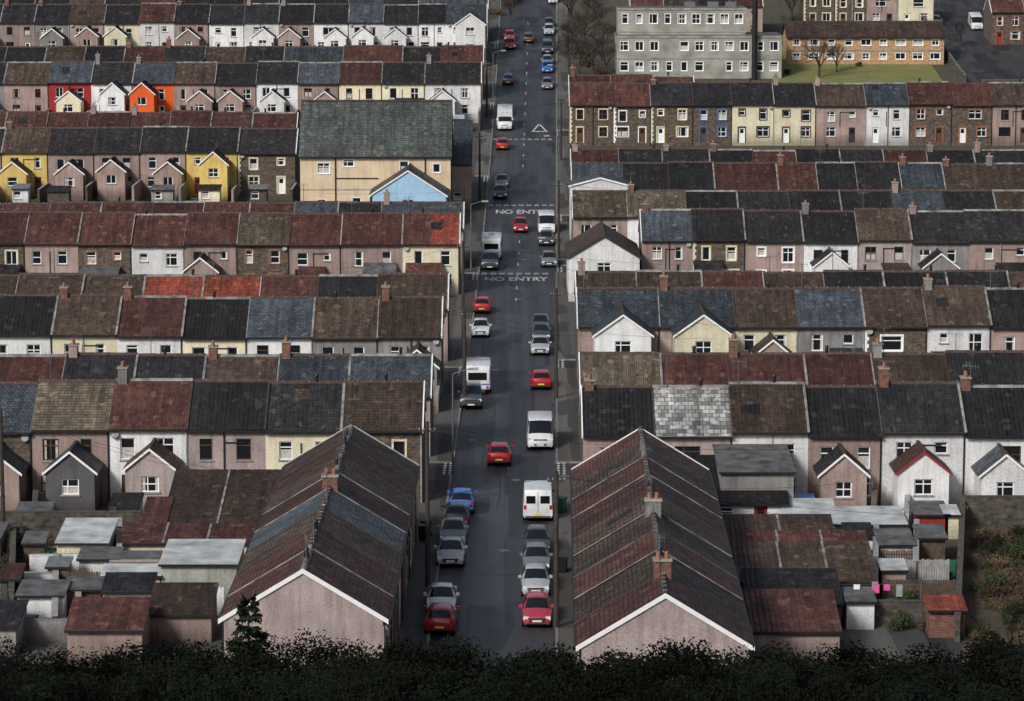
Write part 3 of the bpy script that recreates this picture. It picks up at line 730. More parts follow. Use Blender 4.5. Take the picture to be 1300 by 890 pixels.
shedpx(140,176,660,199.5,'wall_W','roof_d',2.4,'garden_shed',.4,win=False)
shedpx(60,86,720,181.5,'wall_K','lead',1.6,'garden_shed',.2,win=False)
shedpx(0,24,735,178.5,'wall_D','roof_r',2,'garden_shed',.4,win=False)
shedpx(30,56,700,188.5,'timber','felt',1.8,'garden_shed',.3,win=False)
def fence(x0,x1,d,h,mat='timber',name='garden_fence'):
    X0=px2X(x0,d,0);X1=px2X(x1,d,0); mb=MB(); x=X0; z=G(d)
    while x<X1: mb.box(x,x+.13,d,d+.02,z,z+h+R.uniform(-.03,.03),mat); x+=.15
    mb.box(X0,X1,d+.021,d+.06,z+.3,z+.38,mat); mb.box(X0,X1,d+.021,d+.06,z+h-.3,z+h-.22,mat); mb.obj(name)
def ywall(x0,d0,x1,d1,h,mat='yard_stone',name='yard_wall',t=.15):
    X0=px2X(x0,d0,0);X1=px2X(x1,d1,0); v=Vector((X1-X0,d1-d0,0)); L=v.length
    mb=MB(); mb.M=Matrix.Translation((X0,d0,G(d0)))@Matrix.Rotation(math.atan2(v.y,v.x),4,'Z')
    mb.box(0,L,-t,t,-.5,h,mat); mb.box(-.02,L+.02,-t-.03,t+.03,h+.001,h+.06,'trim_grey' if R.random()<.35 else mat); mb.obj(name)
fence(70,130,181,1.5); fence(10,75,178.5,1.4,'timber'); fence(90,150,191,1.5,'trim_brown'); fence(130,200,172.4,1.3)
ywall(0,197,180,197,1.8); ywall(-40,173,30,173,1.6); ywall(70,170,72,186,1.5); ywall(140,183,300,183.3,1.7,'wall_K'); ywall(15,176,18,196,1.5); ywall(152,184,152,196,1.6)
ywall(38,186,138,186.4,1.4,'wall_W'); ywall(44,198,46,205,1.6); ywall(145,199,146,205.5,1.6); ywall(100,172,100,176,1.5,'wall_W'); ywall(20,170,200,170.3,1.3,'wall_G'); ywall(252,197,252,205,1.6)
ywall(20,181.6,68,181.6,1.3,'wall_W'); ywall(205,176.5,285,176.5,1.6,'wall_W'); ywall(150,193,178,193,1.6,'wall_C')
X,_=at_depth(55,750,178); mb=MB(); mb.cyl((X,176.6,0),(X,176.6,1.45),.58,.66,'green_plastic',14); mb.cyl((X,176.6,1.45),(X,176.6,1.53),.7,.65,'green_plastic',14); mb.box(X-.25,X+.25,175.95,176.05,1.0,1.1,'green_plastic'); mb.obj('water_butt')
# right yards
shedpx(888,1000,640,198,'wall_W','roof_d',8.0,'rear_extension',1.6,win=True)
shedpx(915,1008,600,200,'wall_G','felt',8.0,'rear_extension',.6)
shedpx(998,1062,668,196,'wall_K','pale_sheet',4,'garden_shed',.4)
shedpx(1060,1150,670,194,'wall_C','pale_sheet',4,'garage',.3)
shedpx(1000,1035,655,200,'trim_blue','tarp_blue',2.5,'garden_shed',.2,win=False)
shedpx(1163,1204,656,197,'trim_red','felt',3.2,'garden_shed',.2,win=False)
shedpx(1200,1217,660,197,'wall_C','pale_sheet',2,'garden_shed',.2,win=False)
shedpx(925,1060,700,189,'wall_S','roof_b',4,'garage_block',.8,win=False)
shedpx(935,1105,716,184.5,'wall_K','roof_r',4,'garage_block',.7,win=False)
shedpx(935,1112,750,178,'wall_K','roof_b',5.0,'garage_block',1.2,win=False)
shedpx(950,1068,778,172.5,'wall_S','roof_d',4.2,'garage_block',1.0,win=False)
shedpx(950,1066,806,166,'wall_K','roof_r',5,'garage_block',1.1,win=False)
shedpx(1117,1160,706,188,'wall_W','felt',3,'garden_shed',.3)
shedpx(1166,1200,700,190,'timber','felt',2.4,'garden_shed',.3,win=False)
shedpx(1075,1108,690,190.5,'wall_W','roof_d',2.4,'garden_shed',.3,win=False)
shedpx(1120,1150,738,181,'wall_K','pale_sheet',2,'garden_shed',.2,win=False)
shedpx(1180,1225,790,171,'brick_red','roof_o',2,'garden_shed',.3)
shedpx(1075,1110,775,173,'wall_W','felt',2.5,'garden_shed',.2)
fence(1115,1205,184,1.6,'trim_grey'); fence(1120,1215,179,1.5); fence(1205,1228,200,1.6,'timber'); fence(1070,1160,187,1.5,'timber')
ywall(1215,170,1222,204,1.5); ywall(1110,176,1112,196,1.6); ywall(1225,202,1330,202,1.8); ywall(1070,174,1180,174,1.4)
ywall(1108,197,1110,205,1.7,'wall_K'); ywall(1150,197,1152,205,1.6,'wall_W'); ywall(1060,199,1210,199.3,1.5,'wall_W'); ywall(1162,184,1163,196,1.5)
mb=MB(); X,_=at_depth(1110,790,175); 
mb.cyl((X-2,175,0),(X-2,175,2.2),.03,.03,'metal_grey',6); mb.cyl((X+2.6,175,0),(X+2.6,175,2.2),.03,.03,'metal_grey',6); mb.cyl((X-2,175,2.15),(X+2.6,175,2.15),.012,.012,'metal_grey',4)
for q,m_,l_ in ((-1.2,'trim_white',.8),(-.1,'pink_cloth',.5),(.5,'pink_cloth',.35),(1.2,'trim_grey',.7)): mb.box(X+q,X+q+.35,174.99,175.02,2.14-l_,2.14,m_)
mb.obj('washing_line')
sheet('bramble_bank',px2X(1222,180,0),px2X(1222,180,0)+20,150,201,.05,'bramble_bank')
sheet('back_lane',px2X(1165,175,0),px2X(1222,175,0)-.3,143,201,.04,'asphalt_side')
sheet('yard_paving',-60,kL(170)-10.2,143,203,.02,'paving')
sheet('yard_paving',kR(170)+9.6,px2X(1165,175,0),143,203,.02,'paving')
def bin_mesh(col):
    mb=MB()
    pts=lambda w,dd,z:[(-w,-dd,z),(w,-dd,z),(w,dd,z),(-w,dd,z)]
    A,B=pts(.23,.26,.06),pts(.29,.34,.95)
    for i in range(4): j=(i+1)%4; mb.poly([A[i],A[j],B[j],B[i]],col)
    mb.box(-.31,.31,-.37,.36,.95,1.02,col); mb.box(-.27,.27,.36,.42,.9,.96,col)
    for s in(-1,1): mb.cyl((s*.24,.24,.1),(s*.3,.24,.1),.1,.1,'tyre',10)
    return mb
bins=[bin_mesh(c).obj('wheelie_bin') for c in('green_plastic','metal_black')]
bi=0
for x,d in [(30,199),(34,199),(110,200),(60,189),(145,189),(176,187),(300,205),(330,204),(1120,192),(1125,192),(1160,201),(1190,201),(1075,201),(1210,186),(1130,176),(538,196),(541,197.5),(712,205),(714,187),(40,172),(126,173),(1020,202)]:
    if bi<2: o=bins[bi]
    else: o=bpy.data.objects.new('wheelie_bin',bins[R.randrange(2)].data); bpy.context.scene.collection.objects.link(o)
    bi+=1; o.location=(px2X(x,d,0),d,G(d)+(.16 if 500<x<720 else .03)); o.rotation_euler=(0,0,R.uniform(-.8,.8))
for x,d in [(90,190),(20,182),(150,177),(115,179),(1085,184),(1190,188),(1140,195),(60,194),(220,177),(1195,176)]:
    mb=MB(); X=px2X(x,d,0)
    for k in range(9):
        a=R.uniform(-.25,.25); l=R.uniform(.7,1.3); q=R.uniform(-.3,.3)
        mb.M=Matrix.Translation((X,d+q,G(d)+.05+.06*k))@Matrix.Rotation(a,4,'Z'); mb.box(-l,l,-.09,.09,0,.05,R.choice(['timber','trim_grey','concrete','trim_brown','timber']))
    mb.obj('timber_pile')
# ---------------------------------------------------------------- vehicles
def loft(mb,st,paintm,glass_side,glass_ws,glass_rear):
    rings=[]
    for (y,w,zb,zbelt,zt,wt) in st:
        half=[(0,zb),(w*.9,zb),(w,zb+.16),(w,(zb+zbelt)/2+.05),(w*.965,zbelt),(wt,zt-.05),(wt*.86,zt),(0,zt+.025)]
        ring=[(x,y,z) for x,z in half]+[(-x,y,z) for x,z in half[-2:0:-1]]
        rings.append(ring)
    n=len(rings[0])
    for i in range(len(rings)-1):
        for k in range(n):
            j=(k+1)%n; kk=k if k<7 else n-1-k
            m=paintm
            if kk==4 and i in glass_side: m='carglass'
            if kk in(5,6) and (i in glass_ws or i in glass_rear): m='carglass'
            if kk==0 : m='tyre'
            mb.poly([rings[i][k],rings[i][j],rings[i+1][j],rings[i+1][k]],m,[(0,0)]*4,True)
    mb.poly(rings[0],paintm,[(0,0)]*n); mb.poly(rings[-1][::-1],paintm,[(0,0)]*n)
def wheels(mb,hw,ys,r):
    for y in ys:
        for s in(-1,1):
            mb.cyl((s*(hw-.02),y,r+.05),(s*(hw+.006),y,r+.05),r+.06,r+.06,'trim_dark',18)
            mb.cyl((s*(hw-.2),y,r),(s*(hw+.02),y,r),r,r,'tyre',18); mb.cyl((s*(hw+.02),y,r),(s*(hw+.03),y,r),r*.6,r*.55,'hub',12)
def carmesh(kind,col):
    mb=MB(); P=paint(col)
    if kind=='hatch' or kind=='estate' or kind=='mini':
        L=2.0 if kind!='mini' else 1.75; e=.3 if kind=='estate' else 0
        st=[(-L,.62,.32,.56,.60,.52),(-L+.07,.74,.22,.64,.69,.6),(-L+.35,.81,.2,.74,.79,.66),(-L+.9,.84,.19,.87,.92,.70),(-.92,.845,.19,.90,.955,.70),
            (-.28,.85,.19,.92,1.40,.56),(-.05,.85,.19,.925,1.445,.585),(.28,.85,.19,.93,1.46,.59),(.35,.85,.19,.93,1.46,.59),(.98,.85,.19,.95,1.43,.58),(1.05,.85,.19,.95,1.425,.58),
            (L-.55+e,.84,.19,.97,1.37,.555),(L-.12+e,.80,.24,.96,1.02,.66),(L-.03+e,.77,.3,.80,.86,.64),(L+e,.70,.36,.62,.66,.56)]
        loft(mb,st,P,{5,6,8,10},{4},{11}); rear=L+e
        wheels(mb,.83,(-L+.72,L-.62+e*.6),.30)
        fz=.62;rz=.78
    elif kind=='saloon':
        L=2.15
        st=[(-L,.64,.32,.54,.58,.54),(-L+.07,.76,.22,.62,.67,.62),(-L+.4,.83,.2,.72,.77,.68),(-1.0,.86,.19,.88,.93,.72),(-.3,.86,.19,.90,1.36,.57),(0,.86,.19,.91,1.40,.59),(.3,.86,.19,.91,1.40,.59),(.37,.86,.19,.91,1.40,.59),(.9,.86,.19,.93,1.36,.57),(1.5,.86,.19,.93,.99,.68),(2.0,.82,.24,.90,.95,.68),(L,.74,.34,.70,.74,.6)]
        loft(mb,st,P,{4,5,7},{3},{8}); rear=L; wheels(mb,.84,(-L+.78,L-.78),.31); fz=.60;rz=.74
    elif kind=='suv':
        L=2.2
        st=[(-L,.72,.42,.8,.84,.66),(-L+.1,.84,.34,.94,.99,.74),(-1.15,.88,.32,1.08,1.13,.78),(-.6,.88,.32,1.1,1.68,.66),(-.3,.88,.32,1.1,1.74,.69),(.3,.88,.32,1.1,1.76,.7),(.38,.88,.32,1.1,1.76,.7),(1.2,.88,.32,1.1,1.74,.7),(1.28,.88,.32,1.1,1.74,.7),(L-.25,.87,.32,1.1,1.70,.68),(L-.02,.84,.4,1.08,1.16,.76),(L,.8,.45,.8,.84,.7)]
        loft(mb,st,P,{3,4,6,8},{2},{9}); rear=L; wheels(mb,.87,(-L+.8,L-.8),.37); fz=.82;rz=.95
    elif kind=='van':
        L=2.5
        st=[(-L,.80,.35,.70,.76,.66),(-L+.1,.92,.26,.88,.95,.78),(-L+.65,.96,.25,1.12,1.2,.82),(-L+1.35,.98,.25,1.18,2.02,.80),(-L+1.6,.98,.25,1.18,2.12,.86),(-L+2.1,.98,.25,1.18,2.16,.88),(-L+2.2,.98,.25,1.2,2.16,.89),(L-.5,.98,.25,1.2,2.16,.89),(L-.06,.97,.27,1.2,2.12,.88),(L,.94,.32,1.2,2.04,.86)]
        loft(mb,st,P,{3,4},{2},set()); rear=L; wheels(mb,.96,(-L+.85,L-1.0),.33); fz=.85;rz=1.0
        for s in(-1,1): mb.box(s*.46-.3,s*.46+.3,L+.001,L+.012,1.25,1.75,'carglass')
        mb.box(-.012,.012,L+.001,L+.014,.45,2.0,'tyre')
    elif kind=='camper':
        L=2.8
        st=[(-L,.82,.35,.75,.8,.7),(-L+.1,.95,.26,.95,1.0,.8),(-L+.6,1.0,.25,1.15,1.22,.85),(-L+1.1,1.05,.25,1.3,1.8,.9),(-L+1.101,1.08,.25,1.9,2.65,1.0),(-L+1.6,1.08,.25,1.9,2.8,1.02),(L-.2,1.08,.25,1.9,2.8,1.02),(L,1.02,.32,1.85,2.7,.96)]
        loft(mb,st,P,set(),{2},set()); rear=L; wheels(mb,1.05,(-L+.85,L-1.3),.34); fz=.85;rz=.9
        mb.box(-.55,.55,L+.001,L+.02,1.5,2.1,'carglass')
        for s in(-1,1): 
            for y in(-.6,1.2): mb.box(s*1.085-.01,s*1.085+.01,y,y+.8,1.4,1.95,'carglass')
        mb.box(-.3,.3,-.5,.2,2.83,2.95,'trim_grey')
    if kind=='caravan':
        L=2.3
        st=[(-L,.98,.5,1.2,1.9,.96),(-L+.12,1.06,.4,1.3,2.3,1.0),(-L+.6,1.1,.38,1.4,2.5,1.04),(L-.5,1.1,.38,1.4,2.5,1.04),(L-.1,1.06,.4,1.3,2.35,1.0),(L,.98,.5,1.2,2.1,.96)]
        loft(mb,st,P,set(),set(),set()); rear=L; wheels(mb,1.08,(.1,),.32)
        for s in(-1,1):
            yy=s*L
            mb.box(-.75,.75,min(yy,yy+s*.02),max(yy,yy+s*.02),1.25,1.85,'carglass')
            for y in(-1.4,.6): mb.box(s*1.1-.02,s*1.1+.02,y,y+.9,1.35,1.9,'carglass')
        mb.box(-.3,.3,-.2,.5,2.52,2.62,'trim_grey')
        mb.cyl((-.6,-L,.45),(0,-L-1.2,.45),.04,.04,'metal_grey'); mb.cyl((.6,-L,.45),(0,-L-1.2,.45),.04,.04,'metal_grey'); mb.cyl((0,-L-1.1,0),(0,-L-1.1,.5),.04,.04,'metal_grey')
        for s in(-1,1): mb.box(s*.8-.09,s*.8+.09,L+.001,L+.03,.55,.75,'lamp_r')
        mb.box(-.25,.25,L+.001,L+.03,.55,.67,'plate_y')
        mb.box(-1.02,1.02,L+.001,L+.012,.85,.95,'trim_blue')
    else:
        f=-L; hw=st[2][1]
        for s in(-1,1):
            mb.box(s*(hw-.2)-.15,s*(hw-.2)+.15,f+.03,f+.3,fz-.1,fz+.08,'lamp_w')
            mb.box(s*(hw-.13)-.09,s*(hw-.13)+.09,rear-.12,rear+.012,rz-.14,rz+.14,'lamp_r')
            zm=st[3][3]+.08; mb.box(s*(hw+.1)-.1,s*(hw+.1)+.08,-.75 if kind not in('van','camper') else f+1.0,-.63 if kind not in('van','camper') else f+1.15,zm,zm+.16,'trim_dark' if kind=='van' else P)
        mb.box(-.45,.45,f-.012,f+.05,.40,.53,'trim_dark'); mb.box(-.5,.5,f-.01,f+.06,fz-.07,fz+.02,'trim_dark')
        mb.box(-.26,.26,f-.03,f-.013,.42,.52,'plate_w'); mb.box(-.26,.26,rear+.001,rear+.02,.48,.59,'plate_y')
        mb.box(-hw*.86,hw*.86,rear-.1,rear+.02,.34,.43,'trim_dark')
    return mb,L
def vehicle(name,kind,x,y,col,face=1):
    mb,L=carmesh(kind,col); X,d=ground_hit(x,y); o=mb.obj(name,None,True)
    c=d+L
    sl=math.atan2(G(c+2)-G(c-2),4)
    o.location=(X,c,G(c)+.035); ang=(al+ar)/2+R.uniform(-.02,.02)
    M=Matrix.Rotation(ang,4,'Z')@Matrix.Rotation(sl,4,'X')@Matrix.Rotation(0 if face==1 else math.pi,4,'Z')
    o.rotation_euler=M.to_euler()
    return o
SIL=(.50,.52,.54);DG=(.06,.07,.08);NAVY=(.02,.03,.09);BLUE=(.03,.16,.55);RED=(.42,.012,.02);WH=(.82,.83,.84);BLK=(.012,.013,.016);PINK=(.50,.05,.09);GR=(.20,.22,.23);TEAL=(.05,.08,.08);LB=(.25,.33,.42)
V=[('parked_car','hatch',682,801,PINK,1),('parked_car','estate',680,762,SIL,1),('parked_car','hatch',681,733,GR,1),('parked_car','hatch',682,710,DG,1),
('parked_van','van',683,665,WH,-1),('parked_van','van',686,574,WH,1),('parked_car','hatch',687,497,RED,-1),('parked_car','hatch',686,453,SIL,1),('parked_car','saloon',687,436,DG,1),('parked_car','hatch',686,424,TEAL,1),
('parked_car','hatch',697,341,GR,1),('parked_car','hatch',694,314,DG,1),('parked_van','van',694,299,WH,1),
('parked_car','hatch',559,810,RED,-1),('parked_car','saloon',560,786,WH,1),('parked_car','saloon',572,723,SIL,1),('parked_car','saloon',575,697,GR,1),('parked_car','hatch',579,674,NAVY,-1),('parked_car','hatch',586,656,BLUE,-1),
('car','hatch',634,594,RED,-1),('parked_car','suv',598,522,DG,1),('caravan','caravan',606,503,WH,-1),('parked_car','hatch',610,430,WH,1),('parked_car','hatch',612,400,RED,-1),
('parked_car','suv',622,345,DG,1),('caravan','caravan',624,332,WH,-1),('parked_car','hatch',635,254,DG,1),('parked_car','saloon',637,240,GR,1),('parked_car','hatch',638,192,RED,-1),
('motorhome','camper',641,167,WH,1),('parked_car','hatch',642,150,BLK,1),('parked_car','hatch',645,109,NAVY,-1),('car','hatch',661,297,RED,1),('parked_car','hatch',648,64,RED,1),('parked_car','hatch',647,54,PINK,1),('car','hatch',671,56,DG,-1),
('parked_car','hatch',695,115,GR,1),('parked_car','hatch',695,94,BLUE,1),('parked_car','hatch',695,86,LB,1),('parked_car','suv',695,70,DG,1),('parked_car','hatch',697,46,SIL,1),('parked_car','hatch',697,38,DG,1),('parked_car','hatch',702,6,WH,1),('parked_van','van',1241,40,WH,1),('parked_car','hatch',1190,35,GR,1)]
for v in V: vehicle(*v)
# ---------------------------------------------------------------- street furniture
def pole(x,y,h=8.5):
    X,d=ground_hit(x,y); z=G(d); mb=MB(); mb.cyl((X,d,z-.5),(X,d,z+h),.16,.11,'pole_wood',8)
    mb.box(X-.5,X+.5,d-.05,d+.05,z+h-.6,z+h-.5,'pole_wood')
    for s in(-.45,-.2,.2,.45): mb.cyl((X+s,d,z+h-.5),(X+s,d,z+h-.36),.04,.04,'trim_grey',6)
    mb.obj('telegraph_pole'); return Vector((X,d,z+h-.3))
def lamp(x,y,side,h=7):
    X,d=ground_hit(x,y); z=G(d); mb=MB(); mb.cyl((X,d,z),(X,d,z+1.2),.1,.09,'metal_grey',8); mb.cyl((X,d,z+1.2),(X,d,z+h),.06,.05,'metal_grey',8)
    p=Vector((X,d,z+h)); q=p+Vector((side*1.1,0,.35)); mb.cyl(p,q,.04,.035,'metal_grey',6)
    mb.box(min(q.x,q.x+side*.7),max(q.x,q.x+side*.7),d-.13,d+.13,q.z-.08,q.z+.08,'trim_grey'); mb.obj('street_lamp')
tops=[pole(543,748,10),pole(706,800,9),pole(588,432,9),pole(706,508,9),pole(609,258,8.5),pole(709,330,8.5),pole(5,700,9),pole(590,520,8),pole(712,205,8),pole(618,150,8)]
lamp(598,345,1);lamp(707,400,-1);lamp(626,130,1);lamp(575,600,1);lamp(709,250,-1);lamp(711,150,-1)
def wire(a,b,sag=.6):
    mb=MB(); prev=a
    for i in range(1,9):
        t=i/8; p=a.lerp(b,t)-Vector((0,0,sag*4*t*(1-t))); mb.cyl(prev,p,.012,.012,'metal_black',4,caps=False); prev=p
    mb.obj('overhead_wire')
for t in tops:
    for k in range(4):
        s=-1 if k%2 else 1
        wire(t,Vector((t.x+s*R.uniform(9,26),t.y+R.uniform(-12,14),G(t.y)+6)),.5)
wire(tops[0],tops[7]);wire(tops[7],tops[2]);wire(tops[2],tops[4]);wire(tops[1],tops[3]);wire(tops[3],tops[5])
# ---------------------------------------------------------------- road markings
mk=MB()
def dash(x0,x1,y0,y1,mat='road_paint',o=.036):
    mk.poly([(x0,y0,G(y0)+o),(x1,y0,G(y0)+o),(x1,y1,G(y1)+o),(x0,y1,G(y1)+o)],mat)
for (a,b) in JL:
    for off in(.1,.5):
        y=a+.2
        while y<(b): x=kL(y)-off; dash(x-.2,x,y,min(b,y+.6)); y+=.9
for (a,b) in JR:
    for off in(.1,.5):
        y=a+.2
        while y<(b): x=kR(y)+off; dash(x-.0,x+.2,y,min(b,y+.6)); y+=.9
def across(yp):
    _,d=ground_hit(660,yp)
    for off in(0,.55):
        x=kL(d)+.2
        while x<kR(d)-.6: dash(x,x+.6,d+off,d+off+.3); x+=.9
across(349); across(262); across(178)
X,d=ground_hit(685,168); 
for a_,b_ in (((-1,0),(1,0)),((-1,0),(0,6)),((1,0),(0,6))):
    p=Vector((X+a_[0],d+a_[1],0));q=Vector((X+b_[0],d+b_[1],0)); t=.14
    if a_[1]==b_[1]: mk.poly([(p.x,d,G(d)+.036),(q.x,d,G(d)+.036),(q.x,d+.6,G(d+.6)+.036),(p.x,d+.6,G(d+.6)+.036)],'road_paint')
    else: mk.poly([(p.x-t,p.y,G(p.y)+.04),(p.x+t,p.y,G(p.y)+.04),(q.x+t,q.y,G(q.y)+.04),(q.x-t,q.y,G(q.y)+.04)],'road_paint')
y=300
while y<520:
    if y>400 or 300<y<350: x=(kL(y)+kR(y))/2; dash(x-.05,x+.05,y,y+2)
    y+=8
mk.obj('road_markings')
# bitumen-sealed joints and cracks in the road
mk=MB()
for k in range(16):
    y=R.uniform(150,420); x=kL(y)+R.uniform(.3,3.5); 
    for s_ in range(R.randint(4,12)):
        nx=x+R.uniform(-.12,.12); ny=y+R.uniform(.6,1.4)
        mk.poly([(x-.04,y,G(y)+.044),(x+.04,y,G(y)+.044),(nx+.04,ny,G(ny)+.044),(nx-.04,ny,G(ny)+.044)],'tar'); x,y=nx,ny
for k in range(12):
    y=R.uniform(150,420); dash(kL(y)+.1,kL(y)+R.uniform(3,6.5),y,y+.16,'tar',.040)
mk.obj('road_joints')
def rtext(s,xp,yp,w=1.0,L=3.4):
    X,d=ground_hit(xp,yp); cu=bpy.data.curves.new('road_lettering','FONT'); cu.body=s; cu.align_x='CENTER'; cu.size=1.3; cu.offset=.035
    o=bpy.data.objects.new('road_lettering',cu); bpy.context.scene.collection.objects.link(o); cu.materials.append(MATS['road_paint'])
    o.location=(X,d,G(d)+.05); o.scale=(w,L,1); o.rotation_euler=(math.atan2(G(d+4)-G(d),4),0,0)
rtext('NO ENTRY',664,272,1.0,3.0); rtext('NO ENTRY',655,357,1.0,2.6)
for x,y in ((640,700),(655,610),(630,470),(660,380),(665,330),(600,560)):
    X,d=ground_hit(x,y); mb=MB(); mb.cyl((X,d,G(d)+.0),(X,d,G(d)+.048),.35,.35,'metal_grey',16); mb.obj('manhole_cover')
# ---------------------------------------------------------------- vegetation
def tube(mb,p,q,r0,r1,mat,n=5): mb.cyl(p,q,r0,r1,mat,n,caps=False)
def bare_tree_mesh(seed,h):
    rnd=random.Random(seed); mb=MB()
    def rec(p,d,L,r,k):
        q=p+d*L; tube(mb,p,q,r,r*.72,'bark',6 if k<2 else 3)
        if k>=6: return
        for _ in range(3 if k>0 else 4):
            v=Vector((rnd.gauss(0,1),rnd.gauss(0,1),rnd.gauss(.35,.6))).normalized()
            nd=(d*.9+v*.75).normalized(); rec(p+d*L*rnd.uniform(.6,1),nd,L*rnd.uniform(.62,.82),r*.6,k+1)
    rec(Vector((0,0,-.3)),Vector((0,0,1)),h*.27,h*.022,0)
    return mb
def place(o,x,y,sc=1,rz=0):
    X,d=ground_hit(x,y); o.location=(X,d,G(d)); o.scale=(sc,)*3; o.rotation_euler=(0,0,rz)
bt=[bare_tree_mesh(s,9).obj('bare_tree') for s in (1,2)]
spots=[(735,98,1),(752,90,.9),(722,85,.8),(742,60,1),(765,70,.9),(1040,100,1.0),(1062,92,.7),(1010,60,.9),(725,30,1.1),(640,10,.8),(648,28,.7),(1005,30,1.2),(1218,60,.7),(745,20,1),(730,75,1.0),(770,95,.8),(755,45,1.1)]
for i,(x,y,s) in enumerate(spots):
    if i<2: o=bt[i]
    else: o=bpy.data.objects.new('bare_tree',bt[i%2].data); bpy.context.scene.collection.objects.link(o)
    place(o,x,y,s,i*1.7)
def leaves(mb,c,rx,ry,rz,n,size,mat,rnd,shell=.55):
    for _ in range(n):
        v=Vector((rnd.gauss(0,1),rnd.gauss(0,1),rnd.gauss(0,1))).normalized()*(shell+(1-shell)*rnd.random())*rnd.uniform(.8,1.08)
        p=Vector(c)+Vector((v.x*rx,v.y*ry,v.z*rz)); a=Vector((rnd.gauss(0,1),rnd.gauss(0,1),rnd.gauss(0,1))).normalized(); b=a.orthogonal().normalized(); s=size*rnd.uniform(.6,1.4)
        mb.poly([p-a*s,p+b*s*.55,p+a*s,p-b*s*.55],mat,[(0,0)]*4)
def bush_mesh(seed,r,mat,n=900,size=.07):
    rnd=random.Random(seed); mb=MB()
    for _ in range(26):
        a=Vector((rnd.gauss(0,.7),rnd.gauss(0,.7),1)).normalized(); tube(mb,Vector((rnd.uniform(-.4,.4)*r,rnd.uniform(-.4,.4)*r,-.1)),a*r*rnd.uniform(.9,1.5),.02,.006,'bark',3)
    for _ in range(7): leaves(mb,(rnd.uniform(-.6,.6)*r,rnd.uniform(-.6,.6)*r,r*rnd.uniform(.2,.7)),r*.45,r*.45,r*.35,n//7,size,mat,rnd,.2)
    return mb
bs={m:bush_mesh(5+i,1.2,m) for i,m in enumerate(('leaf_brown','leaf_green'))}
bo={m:b.obj('shrub') for m,b in bs.items()}
first={m:True for m in bo}
def bush(x,y,m,s):
    if first[m]: o=bo[m]; first[m]=False
    else: o=bpy.data.objects.new('shrub',bo[m].data); bpy.context.scene.collection.objects.link(o)
    place(o,x,y,s,R.uniform(0,6))
for i in range(75): bush(R.uniform(1236,1330),R.uniform(690,860),'leaf_brown' if R.random()<.6 else 'leaf_green',R.uniform(.5,1.15))
for x,y,m,s in [(1150,770,'leaf_green',.9),(1165,785,'leaf_green',.8),(1130,790,'leaf_brown',.8),(1200,740,'leaf_green',.6),(1140,800,'leaf_green',.9),(1180,800,'leaf_brown',.8),(145,715,'leaf_brown',.6),(165,720,'leaf_green',.5),(110,735,'leaf_green',.7),(10,690,'leaf_green',1.0),(5,740,'leaf_green',1.1),(60,700,'leaf_brown',.6),(645,6,'leaf_brown',1.6),(630,20,'leaf_brown',1.3),(655,2,'leaf_brown',1.6),(730,70,'leaf_brown',1.5),(745,85,'leaf_brown',1.5),(725,55,'leaf_green',1.2),(760,95,'leaf_brown',1.3),(1255,760,'leaf_green',1.3),(720,40,'leaf_brown',1.4),(1000,95,'leaf_green',.8),(1090,85,'leaf_green',.7),(30,700,'leaf_green',.8),(20,720,'leaf_brown',.9),(1215,790,'leaf_green',.8)]: bush(x,y,m,s)
def conifer_mesh(seed,h,r,mat='leaf_conifer'):
    rnd=random.Random(seed); mb=MB(); tube(mb,Vector((0,0,-.5)),Vector((0,0,h)),.16,.02,'bark',7)
    z=h*.08
    while z<h:
        t=1-z/h; n=int(5+8*t); L=r*(t**.85)*rnd.uniform(.85,1.1)+.12
        for k in range(n):
            a=rnd.uniform(0,6.28); e=Vector((math.cos(a)*L,math.sin(a)*L,-L*.22+rnd.uniform(-.1,.2)))
            p=Vector((0,0,z)); tube(mb,p,p+e,.02,.006,'bark',3)
            m=int(6+L*9)
            for j in range(m):
                f=(j+.6)/m; c=p+e*f; wd=.30*(1-f*.55)
                for s in(-1,1):
                    sd=Vector((-e.y,e.x,0)).normalized()*s; tip=c+sd*wd*rnd.uniform(.6,1.2)+e.normalized()*.15+Vector((0,0,rnd.uniform(-.12,.06)))
                    q=Vector((0,0,.05)); mb.poly([c-e.normalized()*.05,tip-q,tip+q*.5,c+e.normalized()*.07],mat,[(0,0)]*4)
        z+=.26
    return mb
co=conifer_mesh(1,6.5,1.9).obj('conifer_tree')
def setabs(o,px,ytop,d,h0,stretch=1):
    X,Z=at_depth(px,ytop,d); s=(Z-g0(d))/h0; o.location=(X,d,g0(d)); o.scale=(s*stretch,s*stretch,s); o.rotation_euler=(0,0,R.uniform(0,6))
setabs(co,315,764,137,6.5,.95)
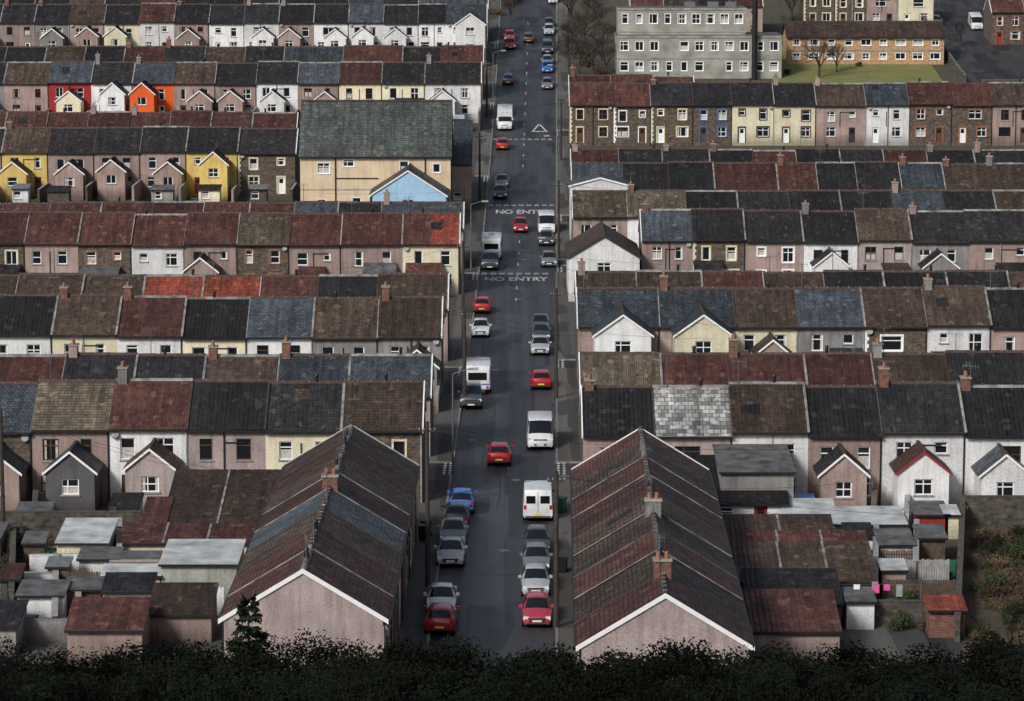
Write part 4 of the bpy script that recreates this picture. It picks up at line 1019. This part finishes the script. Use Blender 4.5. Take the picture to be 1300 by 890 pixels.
def crown_mesh(seed):
    rnd=random.Random(seed); mb=MB()
    for k in range(4):
        a=Vector((rnd.gauss(0,.35),rnd.gauss(0,.35),1)).normalized(); tube(mb,Vector((0,0,-.5)) if k==0 else Vector((0,0,1.4)),a*4.5,.2,.05,'bark',6)
    for _ in range(30):
        a=rnd.uniform(0,6.28); rr=rnd.uniform(0,2.6); z=rnd.uniform(2.4,5.4)-rr*.15
        leaves(mb,(math.cos(a)*rr,math.sin(a)*rr,z),.95,.95,.7,420,.07,'leaf_dark',rnd,.35)
    return mb
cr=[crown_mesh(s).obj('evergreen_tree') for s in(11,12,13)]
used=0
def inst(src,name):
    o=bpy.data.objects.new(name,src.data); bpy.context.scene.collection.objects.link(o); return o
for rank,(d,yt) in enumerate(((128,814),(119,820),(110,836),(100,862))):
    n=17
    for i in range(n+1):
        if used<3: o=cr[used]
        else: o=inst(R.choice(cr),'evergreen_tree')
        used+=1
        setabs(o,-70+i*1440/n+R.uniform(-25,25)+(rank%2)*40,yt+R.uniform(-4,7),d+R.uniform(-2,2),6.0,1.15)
# ---------------------------------------------------------------- world, sun, camera
sc=bpy.context.scene
w=bpy.data.worlds.new('World'); sc.world=w; w.use_nodes=True; nt=w.node_tree
sky=nt.nodes.new('ShaderNodeTexSky'); sky.sky_type='NISHITA'; sky.sun_disc=False
EL=math.radians(34); AZ=math.radians(215)
sky.sun_elevation=EL; sky.sun_rotation=AZ; sky.dust_density=3; sky.air_density=1.0
hs=nt.nodes.new('ShaderNodeHueSaturation'); hs.inputs['Saturation'].default_value=.7
bg=nt.nodes['Background']; nt.links.new(sky.outputs[0],hs.inputs['Color']); nt.links.new(hs.outputs[0],bg.inputs[0]); bg.inputs[1].default_value=.10
ld=bpy.data.lights.new('sun','SUN'); ld.energy=2.6; ld.angle=math.radians(12); ld.color=(1,.985,.96)
lo=bpy.data.objects.new('sun',ld); sc.collection.objects.link(lo)
dirv=Vector((math.sin(AZ)*math.cos(EL),math.cos(AZ)*math.cos(EL),math.sin(EL)))
lo.rotation_euler=dirv.to_track_quat('Z','Y').to_euler(); lo.location=(0,0,100)
cam=bpy.data.cameras.new('camera'); cam.sensor_width=36; cam.lens=36*F/1300; cam.clip_end=6000; cam.clip_start=1
c=bpy.data.objects.new('camera',cam); sc.collection.objects.link(c); c.location=(0,0,HC); c.rotation_euler=(math.pi/2-PH,0,0); sc.camera=c
sc.view_settings.view_transform='Standard'; sc.view_settings.look='None'; sc.view_settings.exposure=0
